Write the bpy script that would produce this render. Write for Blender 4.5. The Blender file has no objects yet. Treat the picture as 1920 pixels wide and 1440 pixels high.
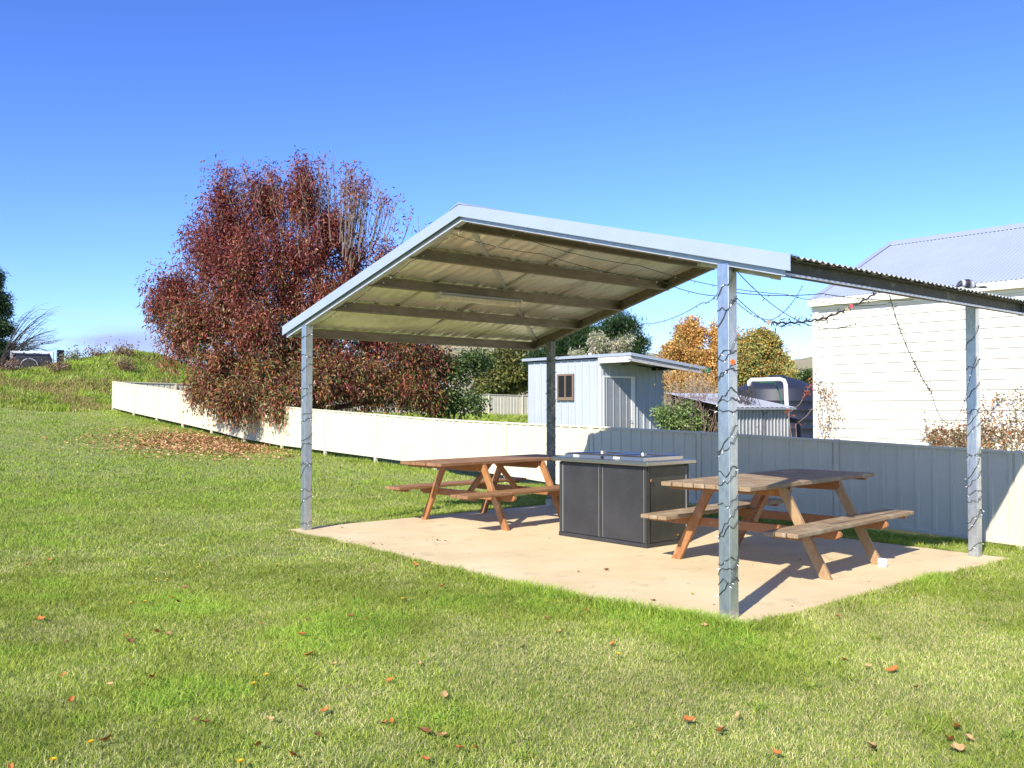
import bpy, math, random
import numpy as np
from mathutils import Vector, Matrix
R = math.radians
rnd = random.Random(7)
nr = np.random.RandomState(11)
C = bpy.context.scene.collection
sc = bpy.context.scene

# ------------------------------------------------------------------ camera, sky, sun
EYE = 1.5; FPX = 1730.66; PITCH = 0.024679
SUN_EL, SUN_BEAR = R(34.6), R(208.0)
cam_d = bpy.data.cameras.new('camera'); cam = bpy.data.objects.new('camera', cam_d); C.objects.link(cam)
cam.location = (0, 0, EYE); cam.rotation_euler = (math.pi / 2 + PITCH, 0, 0)
cam_d.sensor_width = 36; cam_d.lens = 36 * FPX / 1920; cam_d.clip_end = 6000; cam_d.clip_start = .05
sc.camera = cam
w = bpy.data.worlds.new('World'); sc.world = w; w.use_nodes = True
nt = w.node_tree; bg = nt.nodes['Background']
sky = nt.nodes.new('ShaderNodeTexSky'); sky.sky_type = 'NISHITA'; sky.sun_disc = False
sky.sun_elevation = SUN_EL; sky.sun_rotation = SUN_BEAR; sky.air_density = 1.1; sky.dust_density = .15; sky.ozone_density = 3.0
tc = nt.nodes.new('ShaderNodeTexCoord'); mp = nt.nodes.new('ShaderNodeMapping'); mp.inputs['Scale'].default_value = (2.2, 2.2, 15)
nz = nt.nodes.new('ShaderNodeTexNoise'); nz.inputs['Scale'].default_value = 1.7; nz.inputs['Detail'].default_value = 5
rmp = nt.nodes.new('ShaderNodeMapRange'); rmp.inputs[1].default_value = .5; rmp.inputs[2].default_value = .72
sep = nt.nodes.new('ShaderNodeSeparateXYZ')
band = nt.nodes.new('ShaderNodeMapRange'); band.inputs[1].default_value = .2; band.inputs[2].default_value = .09   # clouds only low over the horizon
mul = nt.nodes.new('ShaderNodeMath'); mul.operation = 'MULTIPLY'
mul2 = nt.nodes.new('ShaderNodeMath'); mul2.operation = 'MULTIPLY'; mul2.inputs[1].default_value = .5
mixc = nt.nodes.new('ShaderNodeMix'); mixc.data_type = 'RGBA'; mixc.inputs[7].default_value = (3.2, 3.5, 5.4, 1)
hs = nt.nodes.new('ShaderNodeMix'); hs.data_type = 'RGBA'; hs.blend_type = 'MULTIPLY'; hs.inputs[0].default_value = 1; hs.inputs[7].default_value = (.31, .375, .62, 1)
L = nt.links.new
L(tc.outputs['Generated'], mp.inputs[0]); L(mp.outputs[0], nz.inputs['Vector']); L(nz.outputs[0], rmp.inputs[0])
L(tc.outputs['Generated'], sep.inputs[0]); L(sep.outputs[2], band.inputs[0])
L(rmp.outputs[0], mul.inputs[0]); L(band.outputs[0], mul.inputs[1]); L(mul.outputs[0], mul2.inputs[0])
gm = nt.nodes.new('ShaderNodeGamma'); gm.inputs[1].default_value = 1.3; L(sky.outputs[0], gm.inputs[0]); L(gm.outputs[0], hs.inputs[6]); L(hs.outputs[2], mixc.inputs[6]); mul2.inputs[1].default_value = .22; L(mul2.outputs[0], mixc.inputs[0])
def mth(op, a, b=None):
    m_ = nt.nodes.new('ShaderNodeMath'); m_.operation = op
    for i_, v_ in ((0, a), (1, b)):
        if v_ is None: continue
        if isinstance(v_, (int, float)): m_.inputs[i_].default_value = v_
        else: L(v_, m_.inputs[i_])
    return m_.outputs[0]
cu, cv = mth('DIVIDE', sep.outputs[0], sep.outputs[1]), mth('DIVIDE', sep.outputs[2], sep.outputs[1]); last = mixc.outputs[2]
nz2 = nt.nodes.new('ShaderNodeTexNoise'); nz2.inputs['Scale'].default_value = 9; nz2.inputs['Detail'].default_value = 6; mp2 = nt.nodes.new('ShaderNodeMapping'); mp2.inputs['Scale'].default_value = (1, 1, 3.5); L(tc.outputs['Generated'], mp2.inputs[0]); L(mp2.outputs[0], nz2.inputs['Vector'])
for u0, v0, ca, cb, st_ in ((-.435, .072, .07, .013, .95), (-.37, .064, .05, .012, .8), (.09, .095, .07, .022, .35), (.3, .12, .12, .03, .28)):   # soft low cloud banks
    du, dv = mth('POWER', mth('DIVIDE', mth('SUBTRACT', cu, u0), ca), 2), mth('POWER', mth('DIVIDE', mth('SUBTRACT', cv, v0), cb), 2)
    gs = mth('EXPONENT', mth('MULTIPLY', mth('ADD', du, dv), -1.0)); fac = mth('MULTIPLY', gs, st_); fn = nt.nodes.new('ShaderNodeMapRange'); fn.inputs[1].default_value = .35; fn.inputs[2].default_value = .6; L(nz2.outputs[0], fn.inputs[0]); fac = mth('MULTIPLY', fac, fn.outputs[0])
    mx = nt.nodes.new('ShaderNodeMix'); mx.data_type = 'RGBA'; mx.inputs[7].default_value = (2.05, 2.4, 4.1, 1); L(last, mx.inputs[6]); L(fac, mx.inputs[0]); last = mx.outputs[2]
L(last, bg.inputs[0])
bg.inputs[1].default_value = .135
sl = bpy.data.lights.new('sun', 'SUN'); sl.energy = 4.6; sl.angle = R(.53); sl.color = (1, .93, .82)
so = bpy.data.objects.new('sun', sl); C.objects.link(so)
sd = Vector((math.sin(SUN_BEAR) * math.cos(SUN_EL), math.cos(SUN_BEAR) * math.cos(SUN_EL), math.sin(SUN_EL)))
so.rotation_euler = sd.to_track_quat('Z', 'Y').to_euler(); so.location = (0, 0, 30)
sc.view_settings.view_transform = 'Standard'; sc.view_settings.look = 'None'; sc.view_settings.gamma = 1
sc.view_settings.exposure = .82

# ------------------------------------------------------------------ frames and sight lines
O = np.array([1.54331, 6.5565]); E_ = np.array([.75582, .65478]); G_ = np.array([-.65478, .75582]); ANG = math.atan2(.65478, .75582)
def W(e, g, z=0.): p = O + e * E_ + g * G_; return Vector((p[0], p[1], z))
def loc(x, y): dx, dy = x - O[0], y - O[1]; return dx * E_[0] + dy * E_[1], dx * G_[0] + dy * G_[1]
def ray(x, y):
    cp, sp = math.cos(PITCH), math.sin(PITCH); a, b = (x - 960) / FPX, (720 - y) / FPX
    return Vector((a, cp - b * sp, sp + b * cp))
def at(x, y, Y): d = ray(x, y); return Vector((0, 0, EYE)) + d * (Y / d.y)
def gz(x, y, z=0.): d = ray(x, y); return Vector((0, 0, EYE)) + d * ((z - EYE) / d.z)
def sm(t): t = np.clip(t, 0, 1); return t * t * (3 - 2 * t)
_lat = nr.rand(256, 256)
def vnoise(x, y, s=1.0):
    x = np.asarray(x, float) * s + 1000.3; y = np.asarray(y, float) * s + 1000.7
    xi = np.floor(x).astype(int); yi = np.floor(y).astype(int); fx = x - xi; fy = y - yi
    fx = fx * fx * (3 - 2 * fx); fy = fy * fy * (3 - 2 * fy)
    a = _lat[xi % 256, yi % 256]; b = _lat[(xi + 1) % 256, yi % 256]; c = _lat[xi % 256, (yi + 1) % 256]; d = _lat[(xi + 1) % 256, (yi + 1) % 256]
    return (a * (1 - fx) + b * fx) * (1 - fy) + (c * (1 - fx) + d * fx) * fy
FG = np.array([-40, -10, .38, 9.9, 12.2, 14.6, 17, 19.3, 21.7, 24, 26.2, 28.6, 30.9, 33.2, 40, 60])
FZ = np.array([-.5, -.3, -.2, .05, .14, .21, .28, .34, .47, .67, .83, 1.0, 1.16, 1.35, 1.8, 2.0])
def fz(g): return np.interp(g, FG, FZ)
def terr(x, y):
    x = np.asarray(x, float); y = np.asarray(y, float); e, g = loc(x, y)
    F = fz(g); z0 = np.maximum(F - .06, 0) ; ww = sm((e - 4.4) / 1.7)
    z = z0 * (1 - ww) + F * ww - .035 - np.clip(e - 7, 0, 60) * .0155 * sm((g - 10) / 15)
    px = x / np.maximum(y, 1)
    bump = 1.15 * np.exp(-((x + 19.2) / 2.6) ** 2 - ((y - 46) / 4.5) ** 2) - .5 * np.exp(-((x + 22.3) / 1.6) ** 2 - ((y - 46) / 5) ** 2) * 0
    P = 3.12 + bump + (vnoise(x, y, .35) - .5) * .4 + (vnoise(x, y, 1.1) - .5) * .2
    z = z + (P - z) * sm((g - 33.9) / 11) * (1 - sm((e - 12.5) / 8))
    z = z + (vnoise(x, y, .6) - .5) * .05 * sm((np.hypot(x, y) - 9) / 8)
    return z
def tz(x, y): return float(terr(x, y))

# ------------------------------------------------------------------ materials
def mat(name, col, rough=.6, metal=0., var=None, vscale=6., vstretch=(1, 1, 1), bump=0., bscale=40., detail=6, var2=None, v2scale=1.5, trans=0., attr=False, spec=.5, v2lo=.5, v2hi=.7):
    m = bpy.data.materials.new(name); m.use_nodes = True; n = m.node_tree; b = n.nodes['Principled BSDF']; lk = n.links.new
    b.inputs['Roughness'].default_value = rough; b.inputs['Metallic'].default_value = metal; b.inputs['Specular IOR Level'].default_value = spec
    b.inputs['Base Color'].default_value = (*col, 1); src = None
    t = n.nodes.new('ShaderNodeTexCoord'); mp = n.nodes.new('ShaderNodeMapping'); mp.inputs['Scale'].default_value = vstretch; lk(t.outputs['Object'], mp.inputs[0])
    if attr:
        a = n.nodes.new('ShaderNodeAttribute'); a.attribute_name = 'Col'; src = a.outputs['Color']
    if var:
        z = n.nodes.new('ShaderNodeTexNoise'); z.inputs['Scale'].default_value = vscale; z.inputs['Detail'].default_value = detail; z.inputs['Roughness'].default_value = .65
        lk(mp.outputs[0], z.inputs['Vector']); r = n.nodes.new('ShaderNodeMapRange'); r.inputs[1].default_value = .32; r.inputs[2].default_value = .68; lk(z.outputs[0], r.inputs[0])
        x = n.nodes.new('ShaderNodeMix'); x.data_type = 'RGBA'; x.inputs[6].default_value = (*col, 1); x.inputs[7].default_value = (*var, 1); lk(r.outputs[0], x.inputs[0])
        if src: lk(src, x.inputs[6])
        src = x.outputs[2]
    if var2:
        z = n.nodes.new('ShaderNodeTexNoise'); z.inputs['Scale'].default_value = v2scale; z.inputs['Detail'].default_value = 8; z.inputs['Roughness'].default_value = .7
        lk(t.outputs['Object'], z.inputs['Vector']); r = n.nodes.new('ShaderNodeMapRange'); r.inputs[1].default_value = v2lo; r.inputs[2].default_value = v2hi; lk(z.outputs[0], r.inputs[0])
        x = n.nodes.new('ShaderNodeMix'); x.data_type = 'RGBA'; x.inputs[6].default_value = (*col, 1); x.inputs[7].default_value = (*var2, 1); lk(r.outputs[0], x.inputs[0])
        if src: lk(src, x.inputs[6])
        src = x.outputs[2]
    if src: lk(src, b.inputs['Base Color'])
    if bump:
        z = n.nodes.new('ShaderNodeTexNoise'); z.inputs['Scale'].default_value = bscale; z.inputs['Detail'].default_value = 5; lk(mp.outputs[0], z.inputs['Vector'])
        bp = n.nodes.new('ShaderNodeBump'); bp.inputs['Strength'].default_value = bump; bp.inputs['Distance'].default_value = .01; lk(z.outputs[0], bp.inputs['Height']); lk(bp.outputs[0], b.inputs['Normal'])
    if trans:
        tr = n.nodes.new('ShaderNodeBsdfTranslucent'); ms = n.nodes.new('ShaderNodeMixShader'); ms.inputs[0].default_value = trans; out = n.nodes['Material Output']
        if src: lk(src, tr.inputs[0])
        else: tr.inputs[0].default_value = (*col, 1)
        lk(b.outputs[0], ms.inputs[1]); lk(tr.outputs[0], ms.inputs[2]); lk(ms.outputs[0], out.inputs[0])
    return m
M = dict(
    ground=mat('lawn_soil', (.2, .27, .05), .95, var=(.3, .31, .08), vscale=1.1, bump=.8, bscale=60, var2=(.13, .17, .035), v2scale=9, v2lo=.45, v2hi=.6),
    hill=mat('dry_hill', (.36, .3, .17), .95, var=(.24, .22, .1), vscale=.02, bump=.3, bscale=.5, var2=(.09, .1, .04), v2scale=.05, v2lo=.56, v2hi=.62),
    concrete=mat('concrete', (.68, .575, .35), .85, var=(.58, .45, .25), vscale=1.0, detail=9, bump=.3, bscale=140, var2=(.36, .27, .17), v2scale=2.6, v2lo=.57, v2hi=.8),
    cream=mat('cream_steel', (.67, .61, .45), .45, var=(.61, .55, .4), vscale=2, var2=(.5, .43, .3), v2scale=14, v2lo=.66, v2hi=.8),
    board=mat('cream_board', (.82, .78, .66), .5, var=(.78, .73, .6), vscale=1.5, var2=(.55, .42, .25), v2scale=4, v2lo=.7, v2hi=.85),
    trim=mat('cream_trim', (.84, .81, .71), .45, var=(.8, .76, .66), vscale=3),
    galv=mat('galvanised', (.58, .63, .68), .36, .85, var=(.4, .45, .5), vscale=30, vstretch=(1, 1, .35), var2=(.62, .66, .7), v2scale=9, bump=.06, bscale=50),
    galv_shaded=mat('shaded_galvanised', (.2, .21, .18), .6, .4, var=(.12, .13, .11), vscale=14, vstretch=(1, 1, .5), var2=(.42, .4, .33), v2scale=22, v2lo=.52, v2hi=.66),  # mottled post metal, darkened to carry the roof's shade on the back post
    galv2=mat('galvanised_band', (.55, .58, .61), .4, .15, var=(.42, .45, .48), vscale=16, var2=(.3, .28, .22), v2scale=7, v2lo=.6, v2hi=.75),
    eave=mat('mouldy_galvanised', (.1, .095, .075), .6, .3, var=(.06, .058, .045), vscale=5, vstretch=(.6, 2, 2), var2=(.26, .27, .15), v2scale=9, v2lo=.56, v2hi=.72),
    dirty=mat('weathered_galvanised', (.31, .27, .2), .6, .3, var=(.2, .17, .12), vscale=7, vstretch=(.6, 2, 2), var2=(.36, .33, .27), v2scale=4, v2lo=.55, v2hi=.75, bump=.1),
    barge=mat('barge_steel', (.35, .41, .48), .4, .1, var=(.32, .38, .45), vscale=3),
    zinc=mat('corrugated_zinc', (.5, .5, .48), .55, .15, var=(.42, .45, .48), vscale=4, var2=(.25, .22, .15), v2scale=5, v2lo=.6, v2hi=.75),
    foil=mat('foil_blanket', (.92, .9, .83), .36, .45, var=(.8, .77, .68), vscale=1.3, var2=(.62, .58, .47), v2scale=2.2, v2lo=.5, v2hi=.75, bump=.5, bscale=14),
    tape=mat('foil_tape', (.62, .6, .54), .35, .5, var=(.5, .46, .38), vscale=8),
    houseroof=mat('blue_grey_roof', (.42, .47, .56), .4, .25, var=(.38, .43, .52), vscale=1.2),
    shedwall=mat('pale_blue_steel', (.45, .49, .53), .45, .1, var=(.41, .45, .49), vscale=1.4, var2=(.35, .37, .38), v2scale=3, v2lo=.62, v2hi=.8),
    sheddoor=mat('grey_door_steel', (.33, .36, .38), .5, .1, var=(.28, .3, .32), vscale=3),
    greywall=mat('grey_ribbed_steel', (.48, .49, .5), .45, .3, var=(.36, .37, .38), vscale=2),
    paintwood=mat('peeling_white_timber', (.68, .65, .6), .8, var=(.42, .37, .32), vscale=5, vstretch=(1, 1, 6), bump=.3, bscale=30),
    white=mat('white_paint', (.82, .82, .8), .4), pvc=mat('white_pvc', (.85, .85, .84), .3),
    green=mat('green_gutter', (.02, .13, .07), .4), navy=mat('dark_poly_tank', (.016, .02, .034), .55, var=(.024, .028, .045), vscale=2),
    glass=mat('dark_glass', (.02, .022, .025), .06, spec=.8), frame=mat('bronze_frame', (.2, .15, .1), .5),
    bbq=mat('charcoal_steel', (.036, .037, .04), .42, .3, var=(.055, .055, .058), vscale=2.6, var2=(.2, .2, .2), v2scale=34, v2lo=.64, v2hi=.74, bump=.04),
    bbqside=mat('charcoal_side_steel', (.045, .044, .04), .36, .35, var=(.07, .068, .06), vscale=3.5, var2=(.3, .29, .26), v2scale=22, v2lo=.68, v2hi=.8, bump=.04),
    steel=mat('brushed_steel', (.46, .43, .37), .36, 1., var=(.4, .39, .36), vscale=30, vstretch=(1, 12, 1)), black=mat('black', (.012, .012, .014), .5),
    worn=mat('weathered_leg_timber', (.38, .26, .13), .7, var=(.28, .16, .07), vscale=4, vstretch=(5, 5, 1.5), bump=.2, bscale=30),
    wood=mat('stained_timber', (.35, .165, .06), .55, var=(.25, .085, .025), vscale=5, vstretch=(1.2, 14, 14), var2=(.5, .29, .13), v2scale=3, v2lo=.58, v2hi=.72, bump=.15, bscale=30),
    legwood=mat('stained_leg_timber', (.37, .19, .07), .55, var=(.28, .1, .03), vscale=4, vstretch=(5, 5, 1.5), var2=(.5, .33, .17), v2scale=2.5, v2lo=.55, v2hi=.7, bump=.15, bscale=30),
    topwood=mat('worn_table_timber', (.3, .16, .07), .65, var=(.2, .095, .04), vscale=4, vstretch=(1, 16, 16), var2=(.38, .24, .13), v2scale=4, v2lo=.52, v2hi=.7, bump=.25, bscale=40),
    greywood=mat('weathered_grey_timber', (.34, .24, .135), .75, var=(.2, .135, .075), vscale=4, vstretch=(1, 18, 18), var2=(.42, .35, .24), v2scale=5, v2lo=.5, v2hi=.7, bump=.35, bscale=40),
    cable=mat('dark_green_cable', (.03, .04, .035), .5), bulb=mat('clear_bulb', (.8, .82, .78), .12, spec=.8),
    bark=mat('bark', (.12, .09, .07), .9, var=(.2, .16, .13), vscale=8, bump=.4), twig=mat('grey_twig', (.24, .18, .14), .9, var=(.16, .11, .085), vscale=5),
    leaf=mat('leaf', (.2, .05, .03), .5, trans=.28, attr=True, spec=.4), blade=mat('grass_blade', (.15, .2, .04), .8, trans=.3, attr=True, spec=.08),
    dry=mat('dry_leaf', (.42, .16, .06), .7, attr=True, spec=.2), yellow=mat('dandelion_yellow', (.85, .55, .02), .6),
    tarp=mat('black_tarp', (.02, .021, .025), .45, var=(.035, .036, .04), vscale=4, bump=.5, bscale=5), tyre=mat('rubber', (.03, .03, .03), .8),
    carpaint=mat('pale_blue_car_paint', (.35, .42, .5), .25, .4), carpaint2=mat('maroon_car_paint', (.16, .04, .05), .3, .3), tube_white=mat('yellowed_diffuser', (.7, .64, .48), .4, var=(.5, .42, .26), vscale=12, vstretch=(3, 1, 1)),
    plume=mat('bird_plumage', (.1, .1, .1), .6, attr=True), orange=mat('orange_leaf', (.85, .16, .03), .5, trans=.3), board_orange=mat('raw_plywood', (.6, .33, .12), .7), red=mat('red_tape', (.7, .08, .1), .5),
    brass=mat('brass_tap', (.55, .3, .12), .35, .9), cloth=mat('white_paper', (.78, .78, .76), .7), grey=mat('grey_plastic', (.3, .31, .33), .5), downpipe=mat('weathered_footing', (.55, .5, .4), .9, var=(.45, .4, .3), vscale=9))

# ------------------------------------------------------------------ mesh helpers
def tag(o, label=None, cat=None, group=None, kind=None):
    if label: o['label'] = label
    if cat: o['category'] = cat
    if group: o['group'] = group
    if kind: o['kind'] = kind
    return o
def thing(name, label, cat, location=(0, 0, 0), rz=0., group=None):
    o = bpy.data.objects.new(name, None); C.objects.link(o); o.location = location; o.rotation_euler = (0, 0, rz); o.empty_display_size = .2
    return tag(o, label, cat, group)
class MB:
    def __init__(s): s.v = []; s.f = []
    def add(s, vs, fs): b = len(s.v); s.v += [tuple(v) for v in vs]; s.f += [tuple(i + b for i in f) for f in fs]; return s
    def box(s, x0, x1, y0, y1, z0, z1):
        return s.add([(x0, y0, z0), (x1, y0, z0), (x1, y1, z0), (x0, y1, z0), (x0, y0, z1), (x1, y0, z1), (x1, y1, z1), (x0, y1, z1)],
                     [(0, 3, 2, 1), (4, 5, 6, 7), (0, 1, 5, 4), (1, 2, 6, 5), (2, 3, 7, 6), (3, 0, 4, 7)])
    def hexa(s, p): return s.add(p, [(0, 3, 2, 1), (4, 5, 6, 7), (0, 1, 5, 4), (1, 2, 6, 5), (2, 3, 7, 6), (3, 0, 4, 7)])
    def prism(s, poly, axis, a, b):
        n = len(poly)
        def P(u, v, t): return {'x': (t, u, v), 'y': (u, t, v), 'z': (u, v, t)}[axis]
        vs = [P(u, v, a) for u, v in poly] + [P(u, v, b) for u, v in poly]
        return s.add(vs, [tuple(range(n))[::-1], tuple(range(n, 2 * n))] + [(i, (i + 1) % n, n + (i + 1) % n, n + i) for i in range(n)])
    def tube(s, pts, r, n=6, caps=True):
        pts = [Vector(p) for p in pts]; rr = r if isinstance(r, (list, tuple)) else [r] * len(pts); vs = []; up = None
        for i, p in enumerate(pts):
            t = (pts[min(i + 1, len(pts) - 1)] - pts[max(i - 1, 0)])
            t = t.normalized() if t.length > 1e-9 else Vector((0, 0, 1))
            if up is None: up = Vector((0, 0, 1)) if abs(t.z) < .9 else Vector((1, 0, 0))
            a = t.cross(up); a = a.normalized() if a.length > 1e-6 else Vector((1, 0, 0)); b = t.cross(a); up = -b
            for k in range(n): th = 2 * math.pi * k / n; vs.append(p + (a * math.cos(th) + b * math.sin(th)) * rr[i])
        fs = [(i * n + k, i * n + (k + 1) % n, (i + 1) * n + (k + 1) % n, (i + 1) * n + k) for i in range(len(pts) - 1) for k in range(n)]
        if caps: fs += [tuple(range(n))[::-1], tuple(range((len(pts) - 1) * n, len(pts) * n))]
        return s.add(vs, fs)
    def lathe(s, prof, n=32, c=(0, 0, 0)):
        vs = [(c[0] + r * math.cos(2 * math.pi * k / n), c[1] + r * math.sin(2 * math.pi * k / n), c[2] + z) for r, z in prof for k in range(n)]
        fs = [(i * n + k, i * n + (k + 1) % n, (i + 1) * n + (k + 1) % n, (i + 1) * n + k) for i in range(len(prof) - 1) for k in range(n)]
        return s.add(vs, fs + [tuple(range(n))[::-1], tuple(range((len(prof) - 1) * n, len(prof) * n))])
    def ribs(s, L0, prof, z0, z1, place):
        """profile [(along, out)] swept between heights z0..z1; place(u, out, z) -> point"""
        n = len(prof)
        return s.add([place(u, o, z0(u) if callable(z0) else z0) for u, o in prof] + [place(u, o, z1(u) if callable(z1) else z1) for u, o in prof],
                     [(i, i + 1, n + i + 1, n + i) for i in range(n - 1)])
    def build(s, name, m, parent=None, smooth=False, bevel=0., location=None):
        me = bpy.data.meshes.new(name); me.from_pydata(s.v, [], s.f); me.update(); me.materials.append(M[m])
        o = bpy.data.objects.new(name, me); C.objects.link(o)
        if parent: o.parent = parent
        if location is not None: o.location = location
        if smooth: me.polygons.foreach_set('use_smooth', [True] * len(me.polygons))
        if bevel:
            b = o.modifiers.new('bevel', 'BEVEL'); b.width = bevel; b.segments = 2; b.limit_method = 'ANGLE'; b.angle_limit = R(40)
        return o
def mesh_np(name, v, f, m, cols=None, parent=None, smooth=False):
    me = bpy.data.meshes.new(name); v = np.asarray(v, np.float32); f = np.asarray(f, np.int32); k = f.shape[1]
    me.vertices.add(len(v)); me.vertices.foreach_set('co', v.ravel()); me.loops.add(f.size); me.loops.foreach_set('vertex_index', f.ravel())
    me.polygons.add(len(f)); me.polygons.foreach_set('loop_start', np.arange(0, f.size, k, dtype=np.int32)); me.polygons.foreach_set('loop_total', np.full(len(f), k, np.int32))
    if smooth: me.polygons.foreach_set('use_smooth', np.ones(len(f), bool))
    me.update(calc_edges=True)
    if cols is not None:
        a = me.color_attributes.new('Col', 'FLOAT_COLOR', 'POINT'); c4 = np.ones((len(v), 4), np.float32); c4[:, :3] = cols; a.data.foreach_set('color', c4.ravel())
    me.materials.append(M[m]); o = bpy.data.objects.new(name, me); C.objects.link(o)
    if parent: o.parent = parent
    return o
def copy_thing(root, location, rz=None, label=None):
    r = root.copy(); C.objects.link(r); r.location = location
    if rz is not None: r.rotation_euler = (0, 0, rz)
    if label: r['label'] = label
    for ch in list(root.children):
        c = ch.copy(); C.objects.link(c); c.parent = r
        for g2 in ch.children: d = g2.copy(); C.objects.link(d); d.parent = c
    return r

# ------------------------------------------------------------------ ground, hill, slab
def axis(c0, c1, step, far, n): a = np.arange(c0, c1 + step / 2, step); k = np.geomspace(1, far, n); return np.concatenate([(a[0] - k * step * 1.5)[::-1], a, a[-1] + k * step * 1.5])
gx = axis(-38, 38, .5, 1800, 26); gy = axis(-8, 66, .5, 1800, 26)
X, Y = np.meshgrid(gx, gy); Z = terr(X, Y); nX, nY = len(gx), len(gy)
idx = np.arange(nX * nY).reshape(nY, nX)
F = np.stack([idx[:-1, :-1], idx[:-1, 1:], idx[1:, 1:], idx[1:, :-1]], -1).reshape(-1, 4)
tag(mesh_np('ground', np.stack([X, Y, Z], -1).reshape(-1, 3), F, 'ground', smooth=True), 'grassy ground of the park and the yards behind the fence', kind='structure')
HX = np.array([-3000, 0, 500, 700, 870, 930, 1010, 1230, 1300, 1500, 1540, 1900, 4000]); HH = np.array([16, 16, 20, 26, 31, 32.5, 27, 25, 21, 22.5, 24, 18, 14])
pxs = np.linspace(-2500, 4200, 260); ds = np.array([140, 180, 230, 290, 350, 400, 450, 520, 640, 900, 1500])
hv = [];
for i, dd in enumerate(ds):
    hgt = np.interp(pxs, HX, HH) * sm((dd - 140) / 310.) + (vnoise(pxs, np.full_like(pxs, dd), .02) - .5) * 2.2 * (i > 2) - (1.5 if i == 0 else 0) + 1.0
    if i > 6: hgt = hgt - (i - 6) * 6
    for p, h in zip(pxs, hgt): th = math.atan((p - 960) / FPX); hv.append((math.tan(th) * dd, dd, h))
n = len(pxs); hf = [(i * n + j, i * n + j + 1, (i + 1) * n + j + 1, (i + 1) * n + j) for i in range(len(ds) - 1) for j in range(n - 1)]
tag(mesh_np('hill', hv, hf, 'hill', smooth=True), 'dry tan hillside beyond the yards', kind='structure')

SL = [(-.15, 6.42), (-.13, 5.2), (-.16, 4.2), (-.22, 3.2), (-.27, 2.2), (-.24, 1.2), (-.16, .3), (-.16, -.16), (.9, -.15), (2.0, -.14), (3.2, -.19), (4.3, -.24), (4.34, 1.5), (4.33, 3.5), (4.32, 6.46), (2.0, 6.44)]   # (e, g)
mb = MB(); mb.prism([tuple(W(e, g)[:2]) for e, g in SL][::-1], 'z', -.25, 0)
tag(mb.build('pavement', 'concrete', bevel=.006), 'tan concrete slab under the shelter', kind='structure')
slab_np = np.array(SL)
def in_slab(e, g, m=0.0):
    x, y = e, g; ins = np.zeros(len(x), bool); n = len(SL); ce, cg = slab_np.mean(0)
    for i in range(n):
        (x0, y0), (x1, y1) = SL[i], SL[(i + 1) % n]
        x0, y0, x1, y1 = [a - np.sign(a - c) * m for a, c in ((x0, ce), (y0, cg), (x1, ce), (y1, cg))]
        cnd = ((y0 > y) != (y1 > y)) & (x < (x1 - x0) * (y - y0) / (y1 - y0 + 1e-12) + x0); ins ^= cnd
    return ins

# ------------------------------------------------------------------ shelter
GW, EL = 6.2085, 4.114; GM = 3.104; SLP = .258; S = .1
def zb(g): return 3.30 - SLP * abs(g - GM)
sh = thing('picnic_shelter', 'open gabled steel picnic shelter on four posts over the concrete slab', 'shelter', W(0, 0), ANG)
def post(e, g, top, foot=False):
    mb = MB(); mb.box(e, e + S, g, g + S, .0 if not foot else .1, top); o = mb.build('post', 'galv_shaded' if foot else 'galv', sh, bevel=.006)
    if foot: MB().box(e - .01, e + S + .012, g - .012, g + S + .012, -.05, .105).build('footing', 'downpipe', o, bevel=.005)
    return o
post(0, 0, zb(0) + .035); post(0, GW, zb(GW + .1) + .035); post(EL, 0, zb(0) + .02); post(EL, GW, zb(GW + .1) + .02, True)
GL, GR = 6.74, -.485
def slopebox(e0, e1, d0, d1, g0, g1):
    """box following the roof slope between g0 and g1; d0,d1 = height over rafter underside line"""
    mb = MB(); mb.hexa([(e0, g0, zb(g0) + d0), (e1, g0, zb(g0) + d0), (e1, g1, zb(g1) + d0), (e0, g1, zb(g1) + d0), (e0, g0, zb(g0) + d1), (e1, g0, zb(g0) + d1), (e1, g1, zb(g1) + d1), (e0, g1, zb(g1) + d1)]); return mb
def crafter(e0, side, g0, g1):
    """C section rafter, web at e0, flanges toward side"""
    mb = MB(); t = .004; e1 = e0 + side * .065
    for (a, b, c, d) in ((e0, e0 + side * t, 0, .128), (e0, e1, 0, t), (e0, e1, .124, .128), (e1 - side * t, e1, 0, .02)):
        a, b = min(a, b), max(a, b); q = slopebox(a, b, c, d, g0, g1); mb.add(q.v, q.f)
    return mb
for (a, b) in ((GM, GL - .03), (GR + .03, GM)):
    crafter(.006, 1, a, b).build('rafter', 'galv2', sh)
    crafter(EL + .094, -1, a, b).build('rafter', 'dirty', sh)
def purlin(g, outward=0, mt='dirty', d0=.0):
    mb = MB(); t = .004; wd = .055; dp = .118; z0 = zb(g) + d0
    s2 = outward or 1
    for (a, b, c, d) in ((0, t, 0, dp), (0, wd, 0, t), (0, wd, dp - t, dp), (wd - t, wd, 0, .016), (wd - t, wd, dp - .016, dp)):
        ga, gb = sorted((g + s2 * a, g + s2 * b)); mb.box(.012, EL + .088, ga, gb, z0 + c, z0 + d)
    return mb.build('purlin', mt, sh)
for g in (3.3, 4.05, 4.87, 5.68): purlin(g, -1)
for g in (2.9, 2.15, 1.35, .5): purlin(g, 1)
purlin(GL - .09, -1, d0=-.005); 
pe = purlin(GR + .085, -1, 'eave', d0=-.005); MB().box(.012, EL + .088, GR + .026, GR + .030, zb(GR + .085) - .006, zb(GR + .085) + .01).build('purlin_lip', 'galv2', sh)  # lighter strip over the bottom lip; its lit look is in the colour
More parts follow.
